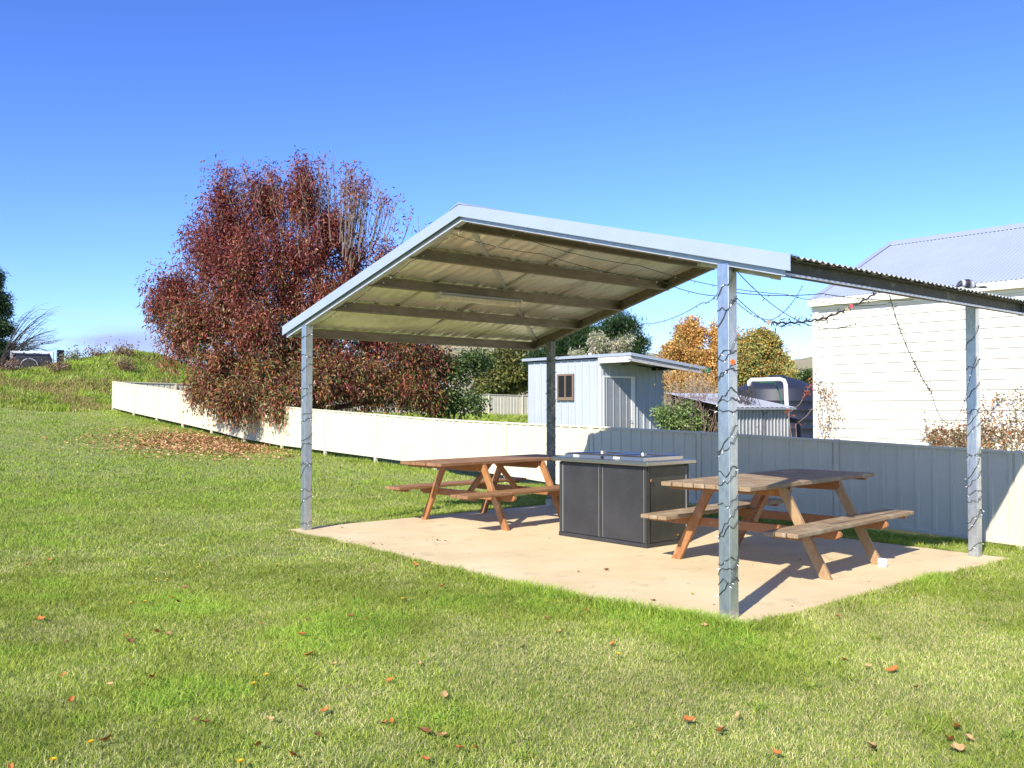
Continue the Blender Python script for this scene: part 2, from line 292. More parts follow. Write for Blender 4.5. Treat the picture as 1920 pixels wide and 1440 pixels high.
# corrugated sheets
def corr(e0, e1, g0, g1, dz, name, m, per=.076, amp=.0088, seg=6, sag=0., ng=1, parent=None, wr=0.):
    ne = int((e1 - e0) / per * seg); es = np.linspace(e0, e1, ne + 1); gs = np.linspace(g0, g1, ng + 1)
    EE, GG = np.meshgrid(es, gs); ZZ = 3.30 - SLP * np.abs(GG - GM) + dz + amp * np.cos(2 * np.pi * EE / per)
    if sag:
        ph = np.interp(GG, [-.5, .5, 1.35, 2.15, 2.9, 3.3, 4.05, 4.87, 5.68, 6.66], [0, 1, 2, 3, 4, 4, 5, 6, 7, 8]); ZZ -= sag * np.sin(np.pi * (ph % 1)) ** 2 * (.6 + .8 * vnoise(EE, GG, 1.7))
        ZZ += wr * (vnoise(EE * 17 + GG * 2., GG * 2.2, 1.) - .5)
        ZZ -= .07 * np.exp(-((GG - 6.3) / .22) ** 2) * np.exp(-((EE - .8) / .75) ** 2)
    ii = np.arange((ne + 1) * (ng + 1)).reshape(ng + 1, ne + 1)
    return mesh_np(name, np.stack([EE, GG, ZZ], -1).reshape(-1, 3), np.stack([ii[:-1, :-1], ii[:-1, 1:], ii[1:, 1:], ii[1:, :-1]], -1).reshape(-1, 4), m, parent=parent or sh, smooth=True)
corr(-.02, EL + .13, GM, GL, .142, 'roof_sheet', 'zinc'); corr(-.02, EL + .13, GM, GR - .03, .142, 'roof_sheet', 'zinc')
corr(.01, EL + .09, GM + .04, GL - .03, .131, 'insulation', 'foil', per=.15, amp=.004, seg=14, sag=.008, ng=90, wr=.016)
corr(.01, EL + .09, GM - .04, GR + .1, .131, 'insulation', 'foil', per=.15, amp=.004, seg=14, sag=.008, ng=90, wr=.016)
for e in (.95, 1.95, 2.95):
    slopebox(e, e + .055, .1185, .1205, GM + .1, GL - .1).build('tape_seam', 'tape', sh)
def strap(e0, g0, e1, g1):
    mb = MB(); dx, dy = (e1 - e0), (g1 - g0); L2 = math.hypot(dx, dy); nx, ny = -dy / L2 * .022, dx / L2 * .022
    z0, z1 = zb(g0) + .104, zb(g1) + .104
    mb.hexa([(e0 - nx, g0 - ny, z0), (e0 + nx, g0 + ny, z0), (e1 + nx, g1 + ny, z1), (e1 - nx, g1 - ny, z1), (e0 - nx, g0 - ny, z0 + .003), (e0 + nx, g0 + ny, z0 + .003), (e1 + nx, g1 + ny, z1 + .003), (e1 - nx, g1 - ny, z1 + .003)])
    mb.build('brace_strap', 'galv2', sh)
strap(.1, 3.2, EL, 6.55); strap(.1, 3.0, EL, -.3)
# barge capping and ridge cap
for (a, b) in ((GM, GL + .01), (GR - .035, GM)):
    for e0, e1 in ((-.034, -.03), (EL + .134, EL + .138)):
        slopebox(e0, e1, .042, .155, a, b).build('barge_capping', 'barge', sh)
    for e0, e1 in ((-.03, .06), (EL + .06, EL + .134)):
        q = slopebox(e0, e1, .1535, .1565, a, b); q.build('barge_flashing', 'barge', sh)
mb = MB(); mb.prism([(GM - .16, zb(GM - .16) + .158), (GM, zb(GM) + .162), (GM + .16, zb(GM + .16) + .158), (GM + .16, zb(GM + .16) + .162), (GM + .018, zb(GM) + .168), (GM, zb(GM) + .178), (GM - .018, zb(GM) + .168), (GM - .16, zb(GM - .16) + .162)], 'x', -.038, EL + .14)
mb.build('ridge_capping', 'barge', sh)
for e, g in ((-.036, .9), (-.036, 2.1), (-.036, 4.2), (-.036, 5.4)): MB().box(e - .003, e, g, g + .012, zb(g) + .05, zb(g) + .062).build('screw', 'galv2', sh)

# light fittings
def batten(label, e0, e1, g0, g1, z0, z1, rzf=0):
    t = thing('batten_light', label, 'light fitting', W(0, 0), ANG)
    a, b = Vector((e0, g0, z0)), Vector((e1, g1, z1)); d = (b - a).normalized(); u = Vector((0, 0, 1)); s_ = d.cross(u).normalized(); u = s_.cross(d)
    def bx(w2, h0, h1, t0, t1): p, q = a + (b - a) * t0, a + (b - a) * t1; return [p - s_ * w2 + u * h0, q - s_ * w2 + u * h0, q + s_ * w2 + u * h0, p + s_ * w2 + u * h0, p - s_ * w2 + u * h1, q - s_ * w2 + u * h1, q + s_ * w2 + u * h1, p + s_ * w2 + u * h1]
    MB().hexa(bx(.055, .03, .055, 0, 1)).build('housing', 'grey', t, bevel=.004)
    MB().hexa(bx(.05, -.03, .03, .01, .99)).build('diffuser', 'tube_white', t, bevel=.015)
    for k in (0, .985): MB().hexa(bx(.056, -.034, .056, k, k + .015)).build('end_cap', 'tube_white', t)
batten('long grimy batten light under the middle of the left roof slope', .92, 2.2, 4.75, 4.75, zb(4.87) - .06, zb(4.87) - .06)
batten('short batten light beside the top of the near corner post', .15, .15, .34, -.30, zb(.34) - .0, zb(-.30) - .0)

# ------------------------------------------------------------------ picnic tables
def table(name, label, e, g, rz, wid, grey):
    tx, ty = W(e, g)[:2]; t = thing(name, label, 'picnic table', (tx, ty, 0), ANG + rz, 'picnic tables under the shelter')
    Lh = 1.235; top = 'greywood' if grey else 'topwood'; npk = 8; pw = wid / npk
    mb = MB()
    for k in range(npk):
        y0 = -wid / 2 + k * pw; dx = rnd.uniform(-.006, .006); mb.box(-Lh + dx, Lh + dx, y0 + .004, y0 + pw - .004, .782, .82)
    mb.build('tabletop', 'topwood' if not grey else 'greywood', t, bevel=.005)
    for x in (-Lh + .09, Lh - .16): MB().box(x, x + .07, -wid / 2 + .04, wid / 2 - .04, .752, .781).build('batten', 'wood', t, bevel=.003)
    for s in (-1, 1):
        mb = MB(); yc = s * .735
        for k in range(3):
            y0 = yc - .155 + k * .105; xa, xb = ((-.98, 1.32) if grey else (-1.1, 1.22)) if s == 1 else (-1.25, 1.15); mb.box(xa + rnd.uniform(-.008, .01), xb, y0 + .004, y0 + .1, .43, .468)
        b = mb.build('bench', 'greywood' if (grey) else 'topwood', t, bevel=.008)
        if s == -1 and grey: b['label'] = 'weathered grey bench on the near side'
        for x in (xa + .12, xb - .18): MB().box(x, x + .05, yc - .13, yc + .13, .402, .429).build('batten', 'wood', t, bevel=.003)
        for x in (-.53, .53):
            a, bb = (s * .78, 0.), (s * .36, .78); wv = .052
            mb = MB(); mb.prism([(a[0] - wv, a[1]), (a[0] + wv, a[1]), (bb[0] + wv * .9, bb[1]), (bb[0] - wv * .9, bb[1])], 'x', x - .022, x + .022)
            mb.build('leg', 'worn' if grey and s == -1 else 'legwood', t, bevel=.004)
    for sx, x in ((-1, -.53), (1, .53)):
        xi = x - sx * .045; x0, x1 = xi - .021, xi + .021
        MB().prism([(-.84, .345), (.84, .345), (.9, .375), (.9, .4), (.875, .428), (-.875, .428), (-.9, .4), (-.9, .375)], 'x', x0, x1).build('bench_bearer', 'wood', t, bevel=.004)
        hw = wid / 2 - .03
        MB().prism([(-hw + .06, .685), (hw - .06, .685), (hw, .73), (hw, .7805), (-hw, .7805), (-hw, .73)], 'x', x0, x1).build('top_bearer', 'wood', t, bevel=.004)
        a, b = (xi - sx * .03, .43), (sx * .06, .77); dv = .045
        mb = MB(); mb.prism([(a[0] - dv, a[1] - .06), (a[0] + dv, a[1] - .06), (b[0] + dv, b[1]), (b[0] - dv, b[1])], 'y', -.021, .021); mb.build('brace', 'legwood', t, bevel=.004)
    return t
table('picnic_table', 'orange brown picnic table left of the barbecue', 2.33, 5.42, R(3.8), .8, False)
table('picnic_table', 'grey topped picnic table right of the barbecue behind the near post', 2.36, 1.18, R(4.4), .92, True)
p = gz(1655, 1063, 0); t = thing('paper_box', 'small white box on the slab against a table leg', 'box', (p.x, p.y, 0), ANG)
MB().box(-.025, .025, -.036, .036, 0.001, .08).build('box_body', 'cloth', t, bevel=.008); MB().box(-.0265, -.0252, -.009, .009, .045, .062).build('mark', 'grey', t)

# ------------------------------------------------------------------ barbecue
B = W(2.05, 2.54); bb = thing('barbecue', 'charcoal double barbecue cabinet with steel hotplates in the middle of the slab', 'barbecue', (B.x, B.y, 0), ANG)
bw, bd = 1.33, .72   # local x = depth (e), y = width (g)
MB().box(.012, bd - .012, .012, bw - .012, .0, .868).build('cabinet_core', 'bbqside', bb)
MB().box(-.012, bd + .008, -.012, bw + .008, 0.001, .045).build('plinth', 'bbq', bb, bevel=.004)
for y0, y1 in ((.035, .655), (.70, 1.295)):
    MB().box(.002, .0115, y0, y1, .05, .85).build('front_panel', 'bbq', bb, bevel=.002)
for y0 in (0.0, .655, .675 + .002, bw - .035):
    MB().box(-.008, .0115, y0, y0 + (.035 if y0 in (0.0, bw - .035) else .018), .046, .862).build('front_strip', 'bbqside', bb, bevel=.004)
for y0 in (.640, .70, .04, 1.272, 1.285):
    MB().box(-.0015, .0018, y0, y0 + .003, .05, .85).build('bright_seam', 'grey', bb)
MB().box(.06, .655, .001, .0115, .05, .85).build('side_panel', 'bbqside', bb, bevel=.002)
for x0 in (.0125, .668): MB().box(x0, x0 + .035, -.008, .0115, .046, .862).build('side_strip', 'bbq', bb, bevel=.004)
MB().box(.656, .662, -.003, .0005, .05, .85).build('bright_seam', 'galv2', bb)
MB().prism([(-.07, -.07), (bd + .04, -.07), (bd + .04, bw + .07), (-.07, bw + .07)], 'z', .872, .918).build('bench_top', 'steel', bb, bevel=.006)
MB().lathe([(.008, 0), (.013, .012), (.013, .03), (.006, .034)], 10, (.045, -.02, .7)).build('tap', 'brass', bb)
MB().tube([(.5, -.006, .1), (.5, -.016, .1)], .014, 8).build('tap', 'brass', bb)
for y0, y1 in ((.06, .66), (.69, 1.28)):
    x0, x1 = .03, .69; z0, z1, z2 = .9185, .955, .968; i1 = .03; i2 = .075
    def rect(a, z): return [(x0 + a, y0 + a, z), (x1 - a, y0 + a, z), (x1 - a, y1 - a, z), (x0 + a, y1 - a, z)]
    rings = [rect(0, z0), rect(.004, z1), rect(i1, z2), rect(i2, z2 - .006), rect(i2 + .02, z2 - .02)]
    vs = sum(rings, []); fs = [(i * 4 + k, i * 4 + (k + 1) % 4, (i + 1) * 4 + (k + 1) % 4, (i + 1) * 4 + k) for i in range(4) for k in range(4)]
    cx, cy = (x0 + x1) / 2, (y0 + y1) / 2; vs.append((cx, cy, z2 - .03)); fs += [(16 + k, 16 + (k + 1) % 4, 20) for k in range(4)]
    hp = MB().add(vs, fs).build('hotplate', 'steel', bb, bevel=.002)
    MB().lathe([(.035, -.03), (.035, .0), (.028, .022), (.012, .03)], 20, (cx, cy, z2 - .005)).build('knob', 'steel', hp, smooth=False)
    MB().box(x0 - .0035, x0 - .0005, cy - .045 + .1, cy + .045 + .1, .926, .948).build('label_plate', 'cloth', hp)
MB().box(.018, .028, .662, .688, .921, .952).build('latch', 'black', bb)

# ------------------------------------------------------------------ fences
def fence_profile(L2, per=.2275, out=.022):
    pr = [(0, 0.)]; u = .06
    while u + .06 < L2:
        pr += [(u, 0), (u + .012, -out), (u + .052, -out), (u + .064, 0)]; u += per
    pr.append((L2, 0.)); return pr
def fence(label, pts, botz, topz, flip=1, frame=None):
    """pts: list of world xy of posts"""
    t = thing('fence', label, 'fence', (pts[0][0], pts[0][1], botz[0]))
    o3 = Vector((pts[0][0], pts[0][1], botz[0]))
    for i, p in enumerate(pts):
        d = (Vector(pts[min(i + 1, len(pts) - 1)]) - Vector(pts[max(i - 1, 0)])).normalized(); nn = Vector((d.y, -d.x)) * flip
        c = Vector((p[0], p[1], 0)) - o3; q = []
        for z in (botz[i] - .25, topz[i] + .008):
            for a, b2 in ((-.036, -.028), (.036, -.028), (.036, .034), (-.036, .034)):
                v = Vector((c.x, c.y, 0)) + Vector((d.x, d.y, 0)) * a + Vector((nn.x, nn.y, 0)) * b2; q.append((v.x, v.y, z - o3.z))
        MB().hexa(q).build('post', 'cream', t, bevel=.004)
    for i in range(len(pts) - 1):
        a, b2 = Vector(pts[i]), Vector(pts[i + 1]); L2 = (b2 - a).length; d = (b2 - a).normalized(); nn = Vector((d.y, -d.x)) * flip
        def pl(u, out, z): v = a + d * u - nn * out * -1; return (v.x - o3.x, v.y - o3.y, z - o3.z)
        f0 = lambda u, i=i, L2=L2: botz[i] + (botz[i + 1] - botz[i]) * u / L2 + .03
        f1 = lambda u, i=i, L2=L2: topz[i] + (topz[i + 1] - topz[i]) * u / L2 - .03
        pn = MB().ribs(0, fence_profile(L2), f0, f1, pl).build('panel', 'cream', t)
        for nm, zz0, zz1, w0, w1 in (('top_rail', topz, topz, -.035, 0.), ('bottom_rail', botz, botz, .0, .05)):
            q = []
            for h in (w0, w1):
                for (P_, zz) in ((a, zz0[i]), (b2, zz1[i + 1])):
                    s_ = 1 if P_ is a else -1
                    for k in ((-.026, .03) if P_ is a else (.03, -.026)):
                        v = P_ + d * (.037 * s_) + nn * k; q.append((v.x - o3.x, v.y - o3.y, zz + h - o3.z))
            MB().hexa([q[0], q[3], q[2], q[1], q[4], q[7], q[6], q[5]]).build(nm, 'cream', t, bevel=.004)
    return t
EF = 6.3
gp = [-6.65, -4.3, -1.95] + [.42 + 2.348 * i for i in range(14)] + [33.3]
tg = [-8, .38, 2.73, 5.13, 7.54, 9.88, 12.17, 14.62, 17.01, 19.25, 21.66, 24.01, 26.22, 28.56, 30.89, 33.3]; tzv = [.92, .97, 1.045, 1.11, 1.165, 1.2, 1.25, 1.34, 1.43, 1.52, 1.68, 1.86, 2.02, 2.19, 2.34, 2.49]
fence('long cream ribbed steel fence running from the right foreground to the far left corner', [tuple(W(EF, g)[:2]) for g in gp], [float(np.interp(g, FG, FZ)) + .05 + (.06 if g > 9 else 0) for g in gp], [float(np.interp(g, tg, tzv)) for g in gp], 1)
ep = [EF + .1 + 2.35 * i for i in range(12)]
bz = [1.27 + (.90 - 1.27) * (e - EF) / 21.6 for e in ep]
fence('cream ribbed steel fence across the back of the neighbouring yard', [tuple(W(e, 33.3)[:2]) for e in ep], [z + .0 for z in bz], [2.49 + (2.12 - 2.49) * (e - EF) / 21.6 for e in ep], 1)

# ------------------------------------------------------------------ house on the right
hg, he = 5.52, 10.3; hz0 = -.4; ez = 3.40; rzg = 4.95; re = 13.35
H0 = W(he, hg); hs_ = thing('house', 'cream weatherboard house with a blue grey corrugated roof behind the fence', 'house', (H0.x, H0.y, hz0), ANG)
def hy(g): return g - hg
mb = MB(); pb = .168; nb = int((ez - hz0) / pb) + 1; g0, g1 = -8.5 - hg, -.12
prof = []
for k in range(nb): prof += [(-.026, k * pb), (-.004, (k + 1) * pb - .004)]
vs = []; 
for (o_, z) in prof: vs += [(o_, g0, z), (o_, g1, z)]
mb.add(vs, [(2 * i, 2 * i + 1, 2 * i + 3, 2 * i + 2) for i in range(len(prof) - 1)]); mb.build('wall', 'board', hs_)
MB().box(0.002, 6.1, g0, -.03, 0, ez - hz0 - .02).build('wall_frame', 'board', hs_)
MB().box(-.032, .0, -.12, 0.0, 0, ez - hz0).build('corner_board', 'trim', hs_, bevel=.004)
zr = ez - hz0
# gable end wall, roof, gutter, fascia
re_l = re - he
MB().prism([(0.003, zr - .03), (2 * re_l, zr - .03), (re_l, rzg - hz0 - .1)], 'y', -.06, -.02).build('gable_wall', 'board', hs_)
def hroof(sgn, name):
    per = .076; y0, y1 = -8.8 - hg, .0; ny = int((y1 - y0) / per * 6); ys = np.linspace(y0, y1, ny + 1); e0, e1 = (-.1, re_l) if sgn > 0 else (2 * re_l + .1, re_l)
    sl_ = (rzg - ez - .16) / re_l
    v = []; 
    for e1_ in (e0, e1):
        zz = rzg - hz0 - abs(e1_ - re_l) * sl_ + .01
        v += [(e1_, y, zz + .0095 * math.cos(2 * math.pi * y / per)) for y in ys]
    n = ny + 1; f = [(i, i + 1, n + i + 1, n + i) for i in range(ny)]
    mesh_np(name, v, f, 'houseroof', parent=hs_, smooth=True)
hroof(1, 'roof'); hroof(-1, 'roof')
sl_ = (rzg - ez - .16) / re_l; ze = rzg - hz0 - (re_l + .1) * sl_
MB().prism([(re_l - .2, rzg - hz0 - .2 * sl_ + .022), (re_l, rzg - hz0 + .03), (re_l + .2, rzg - hz0 - .2 * sl_ + .022), (re_l + .2, rzg - hz0 - .2 * sl_ + .028), (re_l, rzg - hz0 + .055), (re_l - .2, rzg - hz0 - .2 * sl_ + .028)], 'y', -8.8 - hg, .015).build('ridge_capping', 'houseroof', hs_)
MB().prism([(-.12, ze + .0), (re_l, rzg - hz0 + .035), (re_l, rzg - hz0 + .05 ), (-.13, ze + .018)], 'y', -.1, .02).build('verge_flashing', 'houseroof', hs_)
MB().box(-.055, -.03, -8.7 - hg, .0, ze - .19, ze - .025).build('fascia', 'trim', hs_)
MB().prism([(-.175, ze - .13), (-.06, ze - .13), (-.06, ze - .02), (-.068, ze - .02), (-.068, ze - .118), (-.165, ze - .118), (-.165, ze - .005), (-.182, ze - .005), (-.187, ze - .03)], 'y', -8.7 - hg, .01).build('gutter', 'trim', hs_)
MB().box(-.0295, -.027, -8.7 - hg, -.01, ze - .19, ze - .145).build('soffit', 'trim', hs_)
MB().box(-.002, .03, -.001 - .0, .012, ze - .19, ze - .06).build('verge_board', 'trim', hs_)

# ------------------------------------------------------------------ main shed
sg, se = 14.08, 13.44; zS = float(terr(*W(se, sg)[:2])) - .05
SB = W(se, sg); st = thing('shed', 'pale blue steel shed with awning door and small window behind the fence', 'shed', (SB.x, SB.y, zS), ANG)
def rib2(L2, per, wd=.045, out=.03, off=.08):
    pr = [(0, 0)]; u = off
    while u + wd < L2: pr += [(u, 0), (u + .008, out), (u + wd - .008, out), (u + wd, 0)]; u += per
    pr.append((L2, 0)); return pr
zt = 2.86 - zS
MB().ribs(0, rib2(3.02, .29), 0, zt, lambda u, o, z: (-o, .01 + u, z)).build('wall', 'shedwall', st)
MB().ribs(0, rib2(2.76, .29), 0, lambda u: zt - .10 * u, lambda u, o, z: (u, -o, z)).build('wall', 'shedwall', st)
MB().add([(2.77, 0, 0), (2.77, 3.03, 0), (2.77, 3.03, zt - .28), (2.77, 0, zt - .28), (0.001, 3.03, 0), (0.001, 3.03, zt)], [(0, 1, 2, 3), (1, 4, 5, 2)]).build('wall', 'shedwall', st)
MB().box(-.022, .05, -.022, .012, 0, zt).build('corner_flashing', 'white', st)
zr_ = lambda e: 2.93 - zS - .093 * e
mb = MB(); e0, e1 = -.12, 3.12; mb.hexa([(e0, -1.26, zr_(e0) - .03), (e1, -1.26, zr_(e1) - .03), (e1, 3.16, zr_(e1) - .03), (e0, 3.16, zr_(e0) - .03), (e0, -1.26, zr_(e0)), (e1, -1.26, zr_(e1)), (e1, 3.16, zr_(e1)), (e0, 3.16, zr_(e0))]); mb.build('roof', 'shedwall', st)
mb = MB(); mb.hexa([(e0 - .02, -1.275, zr_(e0) - .05), (e0 - .002, -1.275, zr_(e0) - .05), (e0 - .002, 3.17, zr_(e0) - .05), (e0 - .02, 3.17, zr_(e0) - .05), (e0 - .02, -1.275, zr_(e0) + .03), (e0 - .002, -1.275, zr_(e0) + .03), (e0 - .002, 3.17, zr_(e0) + .03), (e0 - .02, 3.17, zr_(e0) + .03)]); mb.build('roof_edge', 'houseroof', st)
mb = MB(); mb.hexa([(e0 - .018, -1.29, zr_(e0) - .05), (e1, -1.29, zr_(e1) - .05), (e1, -1.274, zr_(e1) - .05), (e0 - .018, -1.274, zr_(e0) - .05), (e0 - .018, -1.29, zr_(e0) + .03), (e1, -1.29, zr_(e1) + .03), (e1, -1.274, zr_(e1) + .03), (e0 - .018, -1.274, zr_(e0) + .03)]); mb.build('roof_edge', 'galv2', st)
mb = MB(); mb.hexa([(e0 + .005, -1.25, zr_(e0) - .20), (e1 - .1, -1.25, zr_(e1) - .17), (e1 - .1, -1.21, zr_(e1) - .17), (e0 + .005, -1.21, zr_(e0) - .20), (e0 + .005, -1.25, zr_(e0) - .052), (e1 - .1, -1.25, zr_(e1) - .052), (e1 - .1, -1.21, zr_(e1) - .052), (e0 + .005, -1.21, zr_(e0) - .052)]); mb.build('fascia_board', 'paintwood', st)
MB().box(e0 - .0, e0 + .035, -1.2, -.03, zr_(0) - .21, zr_(0) - .04).build('side_board', 'paintwood', st)
MB().box(e0 - .035, e0 + .0, -1.28, -1.18, zr_(0) - .13, zr_(0) - .13 + .001).build('flashing_clip', 'galv2', st)
MB().box(e1, e1 + .1, -1.4, -1.22, zr_(e1) - .13, zr_(e1) + .01).build('gutter_end', 'green', st)
MB().box(2.2, 2.26, -1.2, -.02, zr_(2.2) - .15, zr_(2.2) - .04).build('awning_beam', 'black', st)
MB().box(.9, .96, -1.2, -.02, zr_(.9) - .15, zr_(.9) - .04).build('awning_beam', 'dirty', st)
dt = 2.33 - zS
mb = MB(); mb.ribs(0, rib2(1.12, .28, out=.012), .05, dt, lambda u, o, z: (.14 + u, -.03 - o, z)); dr = mb.build('door', 'sheddoor', st)
MB().tube([(1.17, -.05, 1.0), (1.17, -.085, 1.0), (1.24, -.085, 1.0)], .012, 8).build('handle', 'dirty', dr)
for a, b2, c, d in ((.09, .138, 0, dt + .05), (1.262, 1.42, 0, dt + .05), (.138, 1.262, dt + .002, dt + .05)):
    MB().box(a, b2, -.045, -.019, c, d).build('door_frame', 'white', st)
wy0, wy1, wz0, wz1 = 1.02, 1.70, 1.72 - zS, 2.46 - zS
fr = MB()
for a, b2, c, d in ((wy0, wy0 + .05, wz0, wz1), (wy1 - .05, wy1, wz0, wz1), (wy0 + .05, wy1 - .05, wz1 - .05, wz1), (wy0 + .05, wy1 - .05, wz0, wz0 + .06), ((wy0 + wy1) / 2 - .02, (wy0 + wy1) / 2 + .02, wz0 + .06, wz1 - .05)): fr.box(-.06, -.018, a, b2, c, d)
wf = fr.build('window', 'frame', st); MB().box(-.04, -.03, wy0 + .051, wy1 - .051, wz0 + .061, wz1 - .051).build('pane', 'glass', wf); MB().box(-.09, -.018, wy0 - .02, wy1 + .02, wz0 - .03, wz0 - .001).build('sill', 'frame', wf)
vp = W(se + 1.6, sg + 1.9); t = MB(); 
t.tube([(1.6, 1.95, zr_(1.6) - .02), (1.6, 1.95, zr_(1.6) + .38)], .05, 10); t.build('vent_pipe', 'pvc', st)

# ------------------------------------------------------------------ low ribbed shed
a = at(1479, 766, 21.5); le, lg = loc(a.x, a.y); lz = -.3
ls = thing('garden_shed', 'low grey ribbed steel garden shed in front of the dark water tank', 'shed', (a.x, a.y, lz), ANG)
ht = 1.47 - lz; LW, LD = 2.4, 1.55; rs_ = .19
MB().ribs(0, rib2(LW, .135, .035, .022, .03), 0, ht, lambda u, o, z: (u - LW, -o, z)).build('wall', 'greywall', ls)
MB().add([(0, .01, 0), (0, LD, 0), (0, LD, ht + LD * rs_), (0, .01, ht), (-LW, LD, 0), (-LW, LD, ht + LD * rs_)], [(0, 1, 2, 3), (1, 4, 5, 2)]).build('wall', 'black', ls)  # side and back walls black: the inner shade is put into their colour
MB().box(-LW, -LW + .06, LD - .06, LD, 0, ht + LD * rs_ - .02).build('post', 'bark', ls)
per = .19; xs_ = np.linspace(-LW - .12, .12, 120); v = [(x, y, ht + .03 + y * rs_ + .012 * abs(math.sin(math.pi * x / per))) for y in (-.12, LD + .1) for x in xs_]
mesh_np('roof', v, [(i, i + 1, 121 + i, 120 + i) for i in range(119)], 'zinc', parent=ls)
MB().box(-LW - .12, .12, -.125, -.105, ht - .03, ht + .0).build('roof_edge', 'galv2', ls)

# ------------------------------------------------------------------ water tank and pipe
c = at(1458, 800, 27.0); zt0 = -.3; tk = thing('water_tank', 'large dark navy plastic water tank beside the house', 'water tank', (c.x, c.y, zt0))
prof = [(1.2, 0), (1.2, 2.22)]
prof = [(1.2, 0)]
for k in range(8): zz = .12 + k * .26; prof += [(1.2, zz), (1.215, zz + .02), (1.215, zz + .05), (1.2, zz + .07)]
prof += [(1.2, 2.28), (1.16, 2.33), (.9, 2.46), (.55, 2.6), (.3, 2.67), (.25, 2.68), (.25, 2.72), (.03, 2.73)]
MB().lathe(prof, 56).build('tank_body', 'navy', tk, smooth=True)
pp = [at(x, y, Yy) for x, y, Yy in ((1405, 724, 24.4), (1405, 716, 24.4), (1409, 712.5, 24.4), (1420, 712.5, 24.4), (1462, 711, 24.4), (1470, 713.5, 24.4), (1473, 721, 24.4), (1476, 775, 24.4))]
pp.append(Vector((pp[-1].x, pp[-1].y, -.2)))
pt = thing('downpipe', 'fat white pipe looping over beside the dark tank', 'pipe', (pp[-1].x, pp[-1].y, -.2))
mb = MB(); mb.tube([p - pt.location for p in pp], .057, 12); mb.build('pipe', 'pvc', pt, smooth=True)
q = [at(x, y, 24.7) for x, y in ((1425, 718), (1452, 717), (1461, 735), (1467, 760))]
gt = thing('thin_pipe', 'thin dark green hose pipe under the white pipe loop', 'pipe', q[-1]); MB().tube([p - q[-1] for p in q], .018, 6).build('hose', 'green', gt)

# ------------------------------------------------------------------ foliage machinery
def leafset(P, D, Nn, Ln, Wd, cols):
    """diamond leaves: base P, direction D, side vector from normal"""
    D = D / np.linalg.norm(D, axis=1, keepdims=True); Sd = np.cross(D, Nn); Sd /= np.linalg.norm(Sd, axis=1, keepdims=True) + 1e-9
    Ln = Ln[:, None]; Wd = Wd[:, None]; up = np.cross(Sd, D)
    a = P; b = P + D * Ln * .45 + Sd * Wd * .5; c = P + D * Ln - up * Ln * .1; d = P + D * Ln * .45 - Sd * Wd * .5
    v = np.stack([a, b, c, d], 1).reshape(-1, 3); f = np.arange(len(P) * 4).reshape(-1, 4); return v, f, np.repeat(cols, 4, 0)
def crown(name, parent, blobs, ncl, nlf, clr, ln, wd, droop, pal, twigs=None, base=None, seed=1, shell=.55, mt='leaf', lumps=True, squash=.8):
    """blobs: (center, (rx,ry,rz), weight); clusters scattered in them; returns cluster centres"""
    r = np.random.RandomState(seed); ws = np.array([b[2] for b in blobs], float); ws /= ws.sum(); cs = []
    for (c, rad, _), k in zip(blobs, r.multinomial(ncl, ws)):
        d = r.normal(size=(k, 3)); d /= np.linalg.norm(d, axis=1, keepdims=True); rr = (shell + (1 - shell) * r.rand(k)) ** 1 * np.where(r.rand(k) < .3, r.rand(k), 1)
        rr *= .86 + .2 * r.rand(k)
        cs.append(np.array(c) + d * rr[:, None] * np.array(rad))
    cs = np.concatenate(cs); n = len(cs); cc = np.repeat(cs, nlf, 0); N = len(cc)
    crr = np.repeat(clr * (.55 + .9 * r.rand(n)), nlf)[:, None]
    off = r.normal(size=(N, 3)) * .5; off *= (np.minimum(1, 1.05 / (np.linalg.norm(off, axis=1) + 1e-6)))[:, None]; off[:, 2] *= squash
    P = cc + off * crr
    out = off / (np.linalg.norm(off, axis=1, keepdims=True) + 1e-6)
    D = out * .7 + r.normal(size=(N, 3)) * .5 + np.array([0, 0, -droop]); Nn = r.normal(size=(N, 3)) + np.array([0, 0, .6])
    shade = np.repeat(.75 + .5 * r.rand(n), nlf)[:, None]
    cols = pal(P, np.repeat(r.rand(n), nlf), r.rand(N), r) * shade
    v, f, cl = leafset(P, D, Nn, ln * (.6 + .8 * r.rand(N)), wd * (.7 + .6 * r.rand(N)), np.clip(cols, 0, 1))
    mesh_np(name, v, f, mt, cl, parent); return cs
def pal_mix(cols, wts):
    cols = np.array(cols); cw = np.cumsum(np.array(wts, float) / sum(wts))
    def fn(P, cr, lr, r): i = np.clip(np.searchsorted(cw, .7 * cr + .3 * lr), 0, len(cols) - 1); return cols[i] * (.8 + .4 * r.rand(len(P), 1))
    return fn
def limb(mb, a, b, r0, r1, seed, bend=.12, n=6, sides=6):
    r = random.Random(seed); a, b = Vector(a), Vector(b); L2 = (b - a).length; pts = []
    o1 = Vector((r.uniform(-1, 1), r.uniform(-1, 1), r.uniform(-.2, .6))) * L2 * bend
    for i in range(n + 1): t_ = i / n; pts.append(a.lerp(b, t_) + o1 * math.sin(math.pi * t_) + Vector((r.uniform(-1, 1), r.uniform(-1, 1), 0)) * L2 * .012)
    mb.tube(pts, [r0 + (r1 - r0) * i / n for i in range(n + 1)], sides, caps=False); return pts
